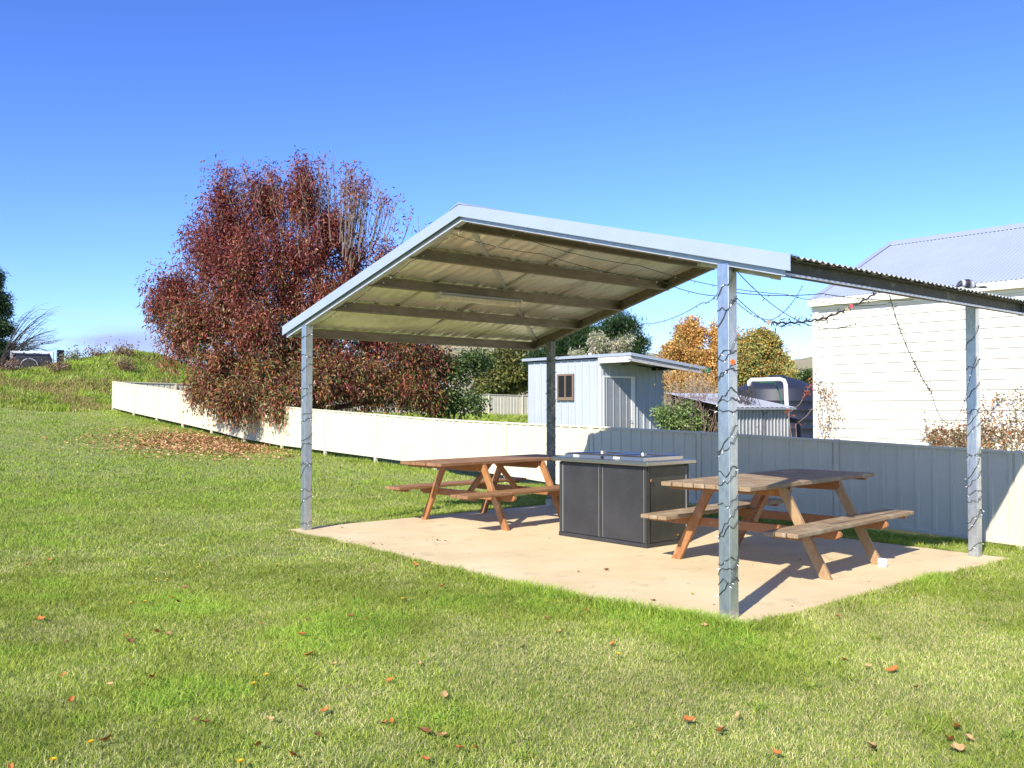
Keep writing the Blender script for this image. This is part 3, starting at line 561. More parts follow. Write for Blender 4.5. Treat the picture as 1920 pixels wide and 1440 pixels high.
def tree(name, label, base, blobs, ncl, nlf, clr, ln, wd, droop, pal, seed, trunk_r=.15, cat='tree', group=None, stems=1, twig_n=120, shell=.55, mt='leaf', squash=.8, barkm='bark', trunk_name='trunk', fork=.25):
    base = Vector(base); t = thing(name, label, cat, base, group=group); rel = [((Vector(c) - base)[:], r_, w_) for c, r_, w_ in blobs]
    cs = crown('crown', t, rel, ncl, nlf, clr, ln, wd, droop, pal, seed=seed, shell=shell, mt=mt, squash=squash)
    mb = MB(); top = max(c[2] for c, _, _ in rel); fk = Vector((0, 0, top * fork)); r = random.Random(seed)
    limb(mb, (0, 0, -.1), fk, trunk_r, trunk_r * .8, seed, .03, 5, 10); ends = []
    for k, (c, rad, w_) in enumerate(rel):
        pts = limb(mb, fk * r.uniform(.6, 1), c, trunk_r * .55, trunk_r * .18, seed + k, .1); ends += pts[2:]
    for i in range(twig_n):
        c = Vector(cs[r.randrange(len(cs))]); e = min(ends, key=lambda q: (q - c).length + max(0, q.z - c.z) * 2); limb(mb, e, c, trunk_r * .14, trunk_r * .04, seed + i, .08, 4, 4)
    mb.build(trunk_name, barkm, t, smooth=True); return t, cs, ends

# ------------------------------------------------------------------ big red autumn tree
def bp(x, y, Yd, rx, ry, rz, w_): return (tuple(at(x, y, Yd)), (rx, ry, rz), w_)
def pal_claret(P, cr, lr, r):
    c = np.array([[.15, .03, .028], [.225, .048, .038], [.3, .085, .055], [.1, .03, .027], [.36, .16, .05], [.19, .19, .055], [.1, .13, .04], [.4, .25, .18]])
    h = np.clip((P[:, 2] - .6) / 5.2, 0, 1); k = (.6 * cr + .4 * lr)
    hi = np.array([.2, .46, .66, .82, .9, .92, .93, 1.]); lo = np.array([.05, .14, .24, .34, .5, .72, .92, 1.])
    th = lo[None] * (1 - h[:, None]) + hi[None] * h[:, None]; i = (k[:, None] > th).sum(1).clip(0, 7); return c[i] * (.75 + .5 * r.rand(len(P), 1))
TY = 28.6; tb = at(545, 800, TY); tb.z = tz(tb.x, tb.y)
B1 = [bp(440, 560, TY, 1.3, 1.2, .9, 8), bp(540, 550, TY, 1.4, 1.2, 1.0, 9), bp(630, 560, TY, 1.2, 1.2, .9, 8), bp(440, 440, TY, 1.0, 1.0, .9, 6), bp(620, 430, TY + .3, .9, 1.0, .9, 5), bp(540, 680, TY - .5, 1.4, 1.2, .9, 8), bp(640, 700, TY - .3, 1.5, 1.2, .9, 8), bp(750, 715, TY + .4, 1.4, 1.2, .8, 8), bp(760, 650, TY + .4, 1.0, 1.0, .6, 4), bp(345, 640, TY - .6, .8, .9, .8, 5), bp(420, 380, TY, .75, .9, 1.25, 5), bp(385, 465, TY, 1.0, 1.2, 1.25, 8), bp(500, 380, TY + .5, 1.2, 1.3, 1.25, 8), bp(565, 370, TY, .75, 1.1, 1.2, 6), bp(330, 545, TY - .2, .9, 1.1, .85, 6), bp(300, 575, TY, .55, .7, .75, 3), bp(450, 500, TY - .6, 1.5, 1.5, 1.4, 12), bp(560, 480, TY, 1.5, 1.5, 1.3, 11), bp(660, 500, TY + .6, 1.1, 1.3, 1.3, 7), bp(735, 510, TY + .5, .75, 1.0, 1.2, 5),
      bp(380, 600, TY - .8, 1.3, 1.3, 1.0, 10), bp(480, 620, TY - 1, 1.6, 1.5, 1.2, 13), bp(600, 620, TY, 1.7, 1.6, 1.3, 13), bp(700, 630, TY + .5, 1.6, 1.4, 1.3, 11), bp(800, 680, TY + 1, 1.0, 1.1, 1.0, 6), bp(420, 690, TY - 1.5, 1.2, 1.1, .75, 9), bp(500, 715, TY - 1.9, 1.3, 1.0, .7, 8), bp(590, 715, TY - 1, 1.4, 1.2, .9, 9), bp(690, 725, TY, 1.4, 1.2, .8, 9), bp(445, 752, TY - 2.8, .8, .45, .35, 5), bp(525, 758, TY - 3.4, .65, .4, .3, 4), bp(372, 722, TY - 1.2, .35, .5, .5, 2.5), bp(400, 735, TY - 2, .5, .5, .4, 3), bp(800, 740, TY + .6, .8, .9, .5, 4)]
bt, bcs, bends = tree('ash_tree', 'big dark red autumn tree with drooping leaves hanging over the fence', tb, B1, 3600, 58, .29, .125, .034, .75, pal_claret, 21, .2, twig_n=1300, shell=.15, fork=.12, barkm='bark', squash=1.7)
mb = MB(); r5 = random.Random(5); extra = []
for i in range(110):          # nearly bare upright shoots at the upper right of the crown
    x = r5.gauss(665, 52) if i < 78 else r5.uniform(400, 600); ytop = (278 + abs(x - 610) * .62 + r5.uniform(0, 60)) if i < 78 else r5.uniform(300, 360)
    a = at(x + (620 - x) * .25, 470 + r5.uniform(-30, 40), TY + r5.uniform(-1, 1)) - tb; b = at(x, ytop, TY + r5.uniform(-1, 1)) - tb
    pts = limb(mb, a, b, .017, .005, 900 + i, .04, 5, 4); extra += [pts[-1], pts[-2]] if r5.random() < .5 else []
    for k in range(3):
        s_ = pts[2 + k]; limb(mb, s_, s_ + Vector((r5.uniform(-.3, .3), r5.uniform(-.3, .3), r5.uniform(.35, .8))), .011, .004, 990 + i * 3 + k, .05, 3, 3)
mb.build('shoots', 'twig', bt)
ec = np.array([tuple(p) for p in extra]); N = len(ec) * 12; cc = np.repeat(ec, 12, 0); r = np.random.RandomState(3); P = cc + r.normal(size=(N, 3)) * .11
v, f, cl = leafset(P, r.normal(size=(N, 3)) + [0, 0, -.3], r.normal(size=(N, 3)), .15 * (.6 + .8 * r.rand(N)), np.full(N, .042), pal_claret(P, r.rand(N) * .6, r.rand(N), r)); mesh_np('shoot_leaves', v, f, 'leaf', cl, bt)

GREEN = pal_mix([(.05, .085, .02), (.08, .13, .03), (.12, .17, .045), (.03, .05, .014)], [3, 4, 2, 2])
OLIVE = pal_mix([(.13, .15, .035), (.19, .18, .045), (.09, .11, .03), (.26, .2, .05)], [4, 3, 3, 1])
ORANGE = pal_mix([(.56, .32, .08), (.68, .43, .13), (.5, .26, .08), (.44, .36, .12), (.3, .3, .11)], [4, 4, 3, 2, 1])
GOLD = pal_mix([(.52, .36, .09), (.4, .35, .09), (.28, .3, .09), (.56, .33, .08), (.19, .22, .08)], [3, 4, 3, 2, 2])
PINE = pal_mix([(.02, .05, .016), (.035, .08, .022), (.06, .11, .03), (.012, .028, .012)], [3, 4, 2, 2])
def gnd(x, Yd): p = at(x, 763, Yd); return Vector((p.x, p.y, tz(p.x, p.y)))
def gnd2(x, Yd): p = at(x, 763, Yd); return (p.x, p.y, 1.0)
tree('green_shrub', 'loose green leafy shrub at the right edge of the red tree', gnd(850, 30), [bp(840, 690, 30, .9, .9, .65, 4), bp(890, 675, 30.3, .6, .7, .42, 2), bp(830, 750, 30, 1.1, .9, .6, 5), bp(890, 755, 29.5, .5, .6, .35, 1.4), bp(770, 745, 30.5, .8, .8, .5, 3)], 330, 34, .3, .11, .065, .3, GREEN, 31, .07, cat='shrub', twig_n=150, shell=.25)
tree('olive_tree', 'rounded olive green tree in front of the dry hill', gnd2(960, 75), [bp(945, 700, 75, 2.1, 2, 2.0, 4), bp(985, 690, 76, 1.9, 2, 1.9, 4), bp(915, 722, 74, 1.1, 1.6, .9, 2), bp(960, 672, 76, 1.1, 1.4, .6, 1.4)], 480, 42, .55, .26, .17, .1, OLIVE, 32, .2, twig_n=40, shell=.6)
tree('pine_tree', 'dark green pine tree behind the pale blue shed', gnd2(1120, 62), [bp(1160, 620, 62, 1.5, 1.6, 1.15, 5), bp(1100, 640, 62, 2, 2, 1.1, 6), bp(1195, 650, 61, .8, 1, .75, 2.5), bp(1050, 655, 63, 1.6, 1.6, .9, 4), bp(1150, 660, 61, 1.9, 1.6, .9, 5), bp(1010, 680, 63, 1.2, 1.4, .6, 2)], 560, 62, .42, .3, .05, -.7, PINE, 33, .25, twig_n=60, shell=.5, squash=1.1)
SEED = pal_mix([(.42, .4, .26), (.3, .33, .16), (.5, .46, .34), (.2, .24, .1)], [3, 3, 3, 2])
tree('flowering_shrub', 'pale green shrub with drooping seed heads behind the shed roof', gnd(1130, 33), [bp(1125, 650, 33, .45, .5, .42, 5), bp(1160, 652, 33, .4, .4, .36, 4), bp(1085, 662, 33, .35, .4, .2, 2), bp(1120, 630, 33, .2, .3, .2, 1.5), bp(1175, 640, 33, .16, .25, .22, 1)], 150, 40, .17, .13, .035, .9, SEED, 34, .05, cat='shrub', twig_n=60, shell=.3)
tree('orange_tree', 'tall orange autumn tree right of the shed', gnd2(1310, 72), [bp(1290, 630, 72, 1.3, 1.5, 1.5, 6), bp(1355, 635, 72, 1.2, 1.5, 1.6, 5), bp(1265, 665, 71, 1.1, 1.4, 1.2, 4), bp(1320, 680, 71, 2.3, 1.8, 1.4, 9), bp(1290, 725, 70, 2.6, 1.8, 1.2, 8), bp(1370, 720, 71, 1.6, 1.5, 1.4, 6)], 820, 80, .5, .17, .11, .15, ORANGE, 35, .22, twig_n=140, shell=.45)
tree('golden_tree', 'rounded golden green tree between the near post and the house', gnd2(1430, 66), [bp(1425, 650, 66, 1.5, 1.6, 1.35, 6), bp(1395, 690, 65, 1.4, 1.5, 1.5, 5), bp(1450, 690, 66, 1.4, 1.6, 1.3, 6), bp(1475, 720, 65, 1.1, 1.4, 1.0, 4), bp(1425, 735, 65, 1.9, 1.4, 1.0, 4)], 680, 80, .48, .17, .11, .15, GOLD, 36, .22, twig_n=80, shell=.55)
tree('green_bush', 'dark green bush beside the corner of the house', gnd2(1515, 60), [bp(1514, 715, 60, .55, .8, .8, 3), bp(1530, 735, 60, .8, .8, .8, 3)], 110, 40, .35, .2, .12, .1, GREEN, 37, .1, cat='bush', twig_n=20)
GUM = pal_mix([(.14, .15, .11), (.2, .2, .16), (.1, .11, .08)], [1, 1, 1])
for k, (x, y, lb) in enumerate(((1497, 682, 'left of the two grey gum trees on the skyline beside the house'), (1519, 687, 'right of the two grey gum trees on the skyline beside the house'))):
    b0 = at(x, 697, 420); tree('gum_tree', lb, (b0.x, b0.y, b0.z - 2), [bp(x - 3, y, 420, 1.9, 1.5, 1.2, 2), bp(x + 5, y + 2, 420, 1.7, 1.5, .9, 2)], 46, 26, .8, .5, .3, .2, GUM, 38 + k, .3, group='gum trees on the skyline', twig_n=10)
tree('green_shrub', 'bright green leafy shrub against the shed wall above the fence', gnd(1270, 20.5), [bp(1265, 785, 20.5, .4, .4, .28, 4), bp(1300, 790, 20.5, .35, .4, .26, 3), bp(1245, 775, 20.5, .2, .3, .18, 1.4), bp(1285, 765, 20.5, .25, .3, .14, 1.4)], 190, 30, .13, .075, .032, .2, pal_mix([(.12, .2, .05), (.19, .29, .08), (.3, .38, .13), (.06, .1, .03)], [3, 4, 3, 2]), 41, .03, cat='shrub', twig_n=60, shell=.4)
# leafless brush
def brush(name, label, base, cx, cy, Yd, rx, ry, n, m, seed, cat='bush', r0=.012, leaves=None):
    base = Vector(base); t = thing(name, label, cat, base); mb = MB(); r = random.Random(seed); tips = []
    for i in range(n):
        a = r.uniform(0, 6.28); rad = r.random() ** .5; e = at(cx + rx * math.cos(a) * rad, cy + ry * math.sin(a) * rad, Yd + r.uniform(-.4, .4)) - base
        s_ = Vector((r.uniform(-.15, .15), r.uniform(-.15, .15), 0)) + e * r.uniform(0, .45); pts = limb(mb, s_, e, r0, r0 * .35, seed + i, .16, 5, 4); tips += pts[2:]
        for k in range(4):
            q = pts[r.randint(2, 5)]; L2 = .1 * Yd / 20; e2 = q + Vector((r.uniform(-1, 1), r.uniform(-1, 1), r.uniform(-.6, 1))) * L2 * 1.8; limb(mb, q, e2, r0 * .5, r0 * .25, seed + i * 9 + k, .15, 3, 3); tips.append(e2)
    mb.build('stems', m, t)
    if leaves:
        nl, ln, wd, pal, spread = leaves; rr = np.random.RandomState(seed); ii = rr.randint(0, len(tips), nl); P = np.array([tuple(tips[i]) for i in ii]) + rr.normal(size=(nl, 3)) * spread
        v, f, cl = leafset(P, rr.normal(size=(nl, 3)) + [0, 0, -.3], rr.normal(size=(nl, 3)), ln * (.6 + .8 * rr.rand(nl)), wd * (.7 + .6 * rr.rand(nl)), pal(P, rr.rand(nl), rr.rand(nl), rr)); mesh_np('leaves', v, f, 'leaf', cl, t)
    return t
M['straw'] = mat('dry_stem', (.42, .34, .22), .9, var=(.28, .22, .14), vscale=4)
M['darktwig'] = mat('dark_twig', (.05, .04, .036), .9)
brush('bare_bush', 'grey leafless bush under the shed awning', gnd(1300, 20.6), 1300, 752, 20.6, 56, 30, 120, 'twig', 51)
brush('dry_brush', 'pale dry brush in front of the orange tree', gnd(1310, 26), 1300, 715, 26, 62, 24, 80, 'straw', 52, leaves=(500, .09, .03, pal_mix([(.45, .3, .12), (.35, .25, .12)], [1, 1]), .12))
brush('bare_bush', 'dark leafless bush on the roof line left of the water tank', gnd(1395, 21), 1396, 733, 21, 22, 16, 40, 'darktwig', 53)
# creepers on the house
CREEP = pal_mix([(.3, .09, .04), (.22, .13, .05), (.36, .16, .06), (.12, .12, .04), (.4, .26, .12)], [3, 3, 2, 3, 1])
def plane_pt(x, y, ec):
    d = ray(x, y); o = Vector((0, 0, EYE)); nn = Vector((E_[0], E_[1], 0)); t_ = (ec - (Vector((-O[0], -O[1], 0))).dot(nn)) / d.dot(nn); return o + d * t_
def creeper(label, strands, nl, seed, ln=.05, r0=.008):
    r = random.Random(seed); b0 = W(he - .2, loc(*plane_pt(*strands[0][0], he - .1)[:2])[1]); b0.z = -.3; t = thing('creeper', label, 'vine', b0); mb = MB(); tips = []
    for st_ in strands:
        pts = [plane_pt(x, y, he - .1 - r.uniform(0, .2)) - b0 for x, y in st_]; fine = []
        for i in range(len(pts) - 1):
            for k in range(5): fine.append(pts[i].lerp(pts[i + 1], k / 5) + Vector((r.gauss(0, .012), r.gauss(0, .012), r.gauss(0, .012))))
        fine.append(pts[-1]); mb.tube(fine, [r0 * (1 - .6 * i / len(fine)) for i in range(len(fine))], 4); tips += fine[2:]
        for q in fine[::2]:
            e2 = q + Vector((r.uniform(-.18, .18), r.uniform(-.1, .03), r.uniform(-.18, .16))); limb(mb, q, e2, r0 * .4, r0 * .2, seed + len(tips), .2, 3, 3); tips.append(e2); tips.append(q.lerp(e2, .6))
    mb.build('stems', 'straw', t); rr = np.random.RandomState(seed); P = np.array([tuple(tips[i]) for i in rr.randint(0, len(tips), nl)]) + rr.normal(size=(nl, 3)) * .045
    v, f, cl = leafset(P, rr.normal(size=(nl, 3)) + [0, 0, -.3], rr.normal(size=(nl, 3)), ln * (.6 + .8 * rr.rand(nl)), ln * .55 * (.7 + .6 * rr.rand(nl)), CREEP(P, rr.rand(nl), rr.rand(nl), rr)); mesh_np('leaves', v, f, 'leaf', cl, t)
rs = random.Random(8); st1 = []
for i in range(30):
    x0 = rs.uniform(1760, 1990); st1.append([(x0, 850), (x0 + rs.uniform(-25, 30), 810), (x0 + rs.uniform(-50, 50), 850 - rs.uniform(30, 40 + max(0, min(95, (x0 - 1770) * .8))))])
st1 += [[(1800, 845), (1770, 805), (1735, 800), (1745, 830)], [(1850, 840), (1868, 790), (1885, 745), (1905, 733), (1930, 740)], [(1840, 840), (1862, 760), (1880, 738)], [(1830, 840), (1850, 775), (1835, 758)], [(1900, 840), (1890, 780), (1925, 750)], [(1790, 845), (1757, 815), (1735, 812)]]
creeper('tangled red brown creeper climbing the house wall behind the right post', st1, 2400, 61)
creeper('thin brown creeper hanging down the left corner of the house', [[(1534, 830), (1540, 740), (1528, 700)], [(1545, 830), (1560, 770), (1545, 735), (1532, 715)], [(1538, 800), (1530, 760), (1536, 725)], [(1560, 815), (1570, 770), (1560, 740), (1545, 728)], [(1550, 815), (1553, 780), (1548, 745)]], 330, 62, .045)
q = [at(x, y, 15.2) for x, y in ((1478, 776), (1500, 757), (1512, 735), (1519, 722))]; q2 = [at(x, y, 15.2) for x, y in ((1492, 796), (1512, 780), (1524, 765))]
b0 = W(EF + .4, 3.6); b0.z = -.2; t = thing('dead_twig', 'thin reddish twig with curled leaves in front of the water tank', 'twig', b0); mb = MB(); mb.tube([Vector((0, 0, .4))] + [p - b0 for p in q], .006, 4); mb.tube([Vector((0, 0, .4))] + [p - b0 for p in q2], .006, 4); mb.build('stem', 'twig', t)
rr = np.random.RandomState(4); P = np.array([tuple(p - b0) for p in [q[0], q[2], q[3], q2[0], q[2]]])[rr.randint(0, 5, 44)] + rr.normal(size=(44, 3)) * .04
v, f, cl = leafset(P, rr.normal(size=(44, 3)), rr.normal(size=(44, 3)), np.full(44, .07), np.full(44, .035), np.tile([.3, .08, .04], (44, 1))); mesh_np('leaves', v, f, 'leaf', cl, t)

# left conifer with a leaning bare tree
cb = gnd(-8, 58)
tree('spruce_tree', 'dark spruce at the left edge of the photo', cb, [bp(-10, 525, 58, .35, .5, .9, 2), bp(-8, 575, 58, .95, 1, .55, 3), bp(-12, 555, 58, .8, .8, .5, 2), bp(-5, 610, 58, 1.0, 1.2, .75, 4), bp(-5, 650, 58, 1.2, 1.3, .8, 5), bp(-60, 600, 58, 1.4, 1.3, 2.2, 6), bp(-60, 650, 58, 1.6, 1.3, 1.2, 5)], 420, 60, .36, .28, .05, .5, PINE, 71, .2, twig_n=90, shell=.4)
lb0 = gnd(-2, 56); t = thing('bare_tree', 'leafless tree with arching branches right of the spruce', 'tree', lb0); mb = MB(); r7 = random.Random(77)
limb(mb, (0, 0, 0), (.3, 0, 1.0), .09, .07, 3)
for i in range(46):
    ex = r7.uniform(40, 102); ey = r7.choice([r7.uniform(575, 612), r7.uniform(615, 655), r7.uniform(640, 668)]); s_ = Vector((.3 * r7.random(), r7.uniform(-.4, .4), 1.0 * r7.random() + .2)); e2 = at(ex, ey, 56 + r7.uniform(-1, 1)) - lb0
    mid = s_.lerp(e2, .55) + Vector((0, 0, .25 + .4 * r7.random())); pts = [s_.lerp(mid, k / 4) + Vector((0, 0, .12 * math.sin(k / 4 * 3.1))) for k in range(4)] + [mid.lerp(e2, k / 4) + Vector((0, 0, .1 * math.sin(k / 4 * 3.1))) for k in range(5)]
    mb.tube(pts, [.028 - .0026 * k for k in range(9)], 4, caps=False)
    for k in range(9):
        q = pts[r7.randint(3, 8)]; limb(mb, q, q + Vector((r7.uniform(0, .7), r7.uniform(-.3, .3), r7.uniform(-.15, .35))), .008, .004, i * 10 + k, .12, 3, 3)
mb.build('branches', 'darktwig', t)

# ------------------------------------------------------------------ bank: trailer, car, oddments
def onbank(x, Yd, dz=0): p = at(x, 680, Yd); return Vector((p.x, p.y, tz(p.x, p.y) + dz))
tb2 = onbank(61, 45.2); zg = tb2.z - .05
tr = thing('box_trailer', 'caged box trailer under a black tarpaulin on the bank', 'trailer', (tb2.x, tb2.y, zg - .02), R(26))
hw = .92
for x in (-hw, hw): 
    for y in (-.55, .55): MB().box(x - .025, x + .025, y - .025, y + .025, .25, .98).build('cage_post', 'grey', tr)
for y in (-.55, .55): MB().box(-hw + .026, hw - .026, y - .017, y + .017, .945, .98).build('cage_rail', 'white', tr)
for x in (-hw, hw): MB().box(x - .025, x + .025, -.524, .524, .93, .98).build('cage_rail', 'white', tr)
MB().box(-hw + .05, hw - .05, -.5, .5, .3, .66).build('tray', 'tarp', tr, bevel=.02)
v = []; 
for j in range(7):
    for i in range(15): xx = -hw + .06 + i / 14 * (2 * hw - .12); yy = -.52 + j / 6 * 1.04; ed = min(i, 14 - i, j, 6 - j); v.append((xx, yy, .64 + (.29 if ed > 0 else 0) * (1 - .25 * abs(math.sin(i * 1.3 + j))) + rnd.uniform(-.015, .015)))
mesh_np('tarpaulin', v, [(j * 15 + i, j * 15 + i + 1, (j + 1) * 15 + i + 1, (j + 1) * 15 + i) for j in range(6) for i in range(14)], 'tarp', parent=tr, smooth=True)
for s in (-1, 1):
    wy = s * .62; wh = MB().tube([(-.12, wy - .08, .28), (-.12, wy + .08, .28)], .28, 20).build('wheel', 'tyre', tr); MB().tube([(-.12, wy - .09, .28), (-.12, wy + .09, .28)], .12, 14).build('rim', 'tyre', wh)
    MB().tube([(-.12 + .36 * math.cos(a), wy, .28 + .34 * math.sin(a)) for a in np.linspace(.1, 3.04, 12)], .03, 6).build('mudguard', 'grey', tr)
MB().tube([(hw, 0, .3), (hw + .9, 0, .3)], .035, 6).build('drawbar', 'grey', tr)
p = onbank(117, 46.5); t = thing('office_chair', 'black high backed chair standing on the bank', 'chair', p, R(-30)); MB().box(-.2, .2, -.2, .2, .28, .36).build('seat', 'tarp', t, bevel=.03); MB().box(-.2, -.12, -.2, .2, .36, .95).build('backrest', 'tarp', t, bevel=.03)
for x, y in ((-.16, -.16), (.16, -.16), (-.16, .16), (.16, .16)): MB().tube([(x, y, -.05), (x, y, .29)], .02, 6).build('leg', 'black', t)
p = onbank(104, 46); t = thing('crate', 'small pale crate beside the black chair', 'crate', p, R(10)); MB().box(-.15, .15, -.15, .15, -.05, .3).build('crate_body', 'board_orange', t, bevel=.01); MB().box(-.16, .16, -.16, .16, .3, .33).build('crate_lid', 'straw', t)
p = onbank(136, 45.2); t = MB().hexa([(-.35, -.25, -.05), (.25, -.25, .25), (.25, .3, .25), (-.35, .3, -.05), (-.37, -.25, -.01), (.23, -.25, .29), (.23, .3, .29), (-.37, .3, -.01)]).build('plywood_sheet', 'board_orange', location=p); tag(t, 'tilted orange plywood sheet lying on the bank', 'board')
t = MB().tube([(-.3, 0, .02), (0, .1, .06), (.5, .05, .02)], .05, 6).build('log', 'grey', location=onbank(78, 44.8)); tag(t, 'pale grey log in the grass before the trailer', 'log')
def suv(name, label, base, rz, paint, scale=1.):
    t = thing(name, label, 'car', base, rz); s_ = scale
    side = [(-2.2, .35), (-2.25, .8), (-2.2, 1.0), (-2.0, 1.62), (-1.85, 1.70), (.3, 1.72), (.55, 1.66), (1.15, 1.08), (2.1, .98), (2.28, .8), (2.28, .38)]
    MB().prism([(x * s_, z * s_) for x, z in side], 'y', -.88 * s_, .88 * s_).build('body', paint, t, bevel=.06)
    for s in (-1, 1):
        y = .883 * s * s_
        for x0, x1, b0_, b1 in ((-1.9, -1.15, 1.05, 1.05), (-1.07, -.2, 1.05, 1.05), (-.12, .9, .35, 1.05)):
            x1t = x1 if x1 < .5 else .42
            MB().add([(x0, y, 1.05), (x1, y, 1.05), (x1t, y, 1.58), (x0 + .04, y, 1.58)], [(0, 1, 2, 3)]).build('window', 'glass', t)
        MB().tube([(-1.7, .7 * s, 1.76), (.2, .7 * s, 1.78)], .02, 6).build('roof_rail', 'grey', t)
        for x in (-1.4, 1.4): wh = MB().tube([(x, .75 * s, .36), (x, .92 * s, .36)], .36, 20).build('wheel', 'tyre', t); MB().tube([(x, .76 * s, .36), (x, .93 * s, .36)], .2, 14).build('rim', 'grey', wh)
    MB().add([(.58, -.75, 1.62), (.58, .75, 1.62), (1.12, .8, 1.14), (1.12, -.8, 1.14)], [(0, 1, 2, 3)]).build('windscreen', 'glass', t, location=(.02, 0, .02))
    return t
p = at(318, 672, 57); suv('parked_car', 'pale blue four wheel drive half hidden behind the grassy mound', (p.x + .2, p.y, tz(p.x + .2, p.y) - .0), R(180 + 8), 'carpaint')
CAR = bpy.context.scene.objects['parked_car']
p = at(283, 672, 62); suv('parked_car', 'maroon car behind the pale blue four wheel drive', (p.x + 1.6, p.y, tz(p.x, p.y) - .0), R(180 + 8), 'carpaint2')

# white house hidden behind the red tree
p = at(770, 700, 62); t = thing('far_house', 'white house with grey roof glimpsed through the red tree', 'house', (p.x, p.y, .6), R(20))
MB().box(-3.5, 2.2, -2, 2, 0, 3.1).build('wall', 'white', t); MB().prism([(-3.8, 3.1), (2.5, 3.1), (-.6, 4.9)], 'y', -2.3, 2.3).build('roof', 'grey', t); MB().box(.2, 1.2, -2.05, -2.001, 1, 2.4).build('window', 'glass', t)
# scrub on the bank
SC = [(70, 705, 45, 'left tuft of grey green scrub on the bank below the trailer', 'g'), (138, 708, 44, 'grey green tuft below the tilted plywood sheet', 'g'), (110, 735, 42.5, 'straggly brown weed low on the bank', 'b'), (232, 700, 43.5, 'large dead brown dock plant on the mound face', 'b'), (232, 676, 45, 'russet dock plant near the top of the mound', 'b'), (183, 690, 45, 'low russet weed on the left shoulder of the mound', 'b'), (135, 672, 47.5, 'leafless purplish bush behind the plywood sheet', 'p'), (310, 712, 42, 'brown weed at the foot of the mound by the red tree', 'b'), (20, 728, 42, 'pale dead weed at the left edge of the bank', 'b')]
BR = pal_mix([(.2, .09, .04), (.14, .08, .04), (.28, .16, .08)], [1, 1, 1]); GG2 = pal_mix([(.14, .19, .1), (.1, .15, .06), (.2, .24, .13)], [1, 1, 1])
for k, (x, y, Yd, lb, kd) in enumerate(SC):
    p = at(x, y + 10, Yd); p.z = tz(p.x, p.y); dy = 16 if kd != 'p' else 22; sc_y = 720 - FPX * math.tan(math.atan2(p.z - EYE, p.y) - PITCH)
    rx = {'b': 20, 'g': 14, 'p': 32}[kd]
    brush('scrub_plant', lb, p, x, sc_y - dy * .5, p.y, rx, dy * .6, 26, 'straw' if kd == 'g' else 'twig', 300 + k, cat='weed', r0=.012, leaves=(420 if kd != 'p' else 60, .12, .05, GG2 if kd == 'g' else BR, .1))

# ------------------------------------------------------------------ grass
PATCH = [(1150, 1300, 330, 120, .85), (1700, 1200, 220, 70, .7), (1500, 1390, 300, 60, .6), (650, 985, 90, 26, .6), (1750, 1290, 150, 50, .5), (640, 1420, 200, 40, .4), (130, 1180, 120, 30, .3), (900, 910, 120, 14, .5), (600, 950, 90, 18, .5), (1800, 1140, 140, 24, .6), (380, 1340, 90, 24, .5),
         (1080, 1110, 260, 50, -.6), (1400, 1230, 120, 70, -.7), (620, 1180, 110, 40, -.9), (850, 1350, 90, 26, -.6), (1760, 1350, 60, 40, -.5), (330, 1310, 60, 20, -.7), (250, 1180, 200, 60, -.2), (1640, 1085, 130, 14, -.6), (1240, 1165, 160, 30, -.6), (450, 1400, 60, 20, -.5), (140, 960, 200, 40, -.3)]
def dryness(x, y):
    d = np.zeros(len(x)); 
    for px, py, rx, ry, s_ in PATCH:
        c = gz(px, py, -.03); c2 = gz(px + rx, py, -.03); a = abs(c2.x - c.x); f1 = gz(px, py + ry, -.03); f2 = gz(px, max(py - ry, 800), -.03); b = abs(f2.y - f1.y) / 2
        d += s_ * np.exp(-((x - c.x) / a) ** 2 - ((y - c.y) / b) ** 2)
    return d + (vnoise(x, y, 1.3) - .5) * .9 + (vnoise(x, y, 4.5) - .5) * .7
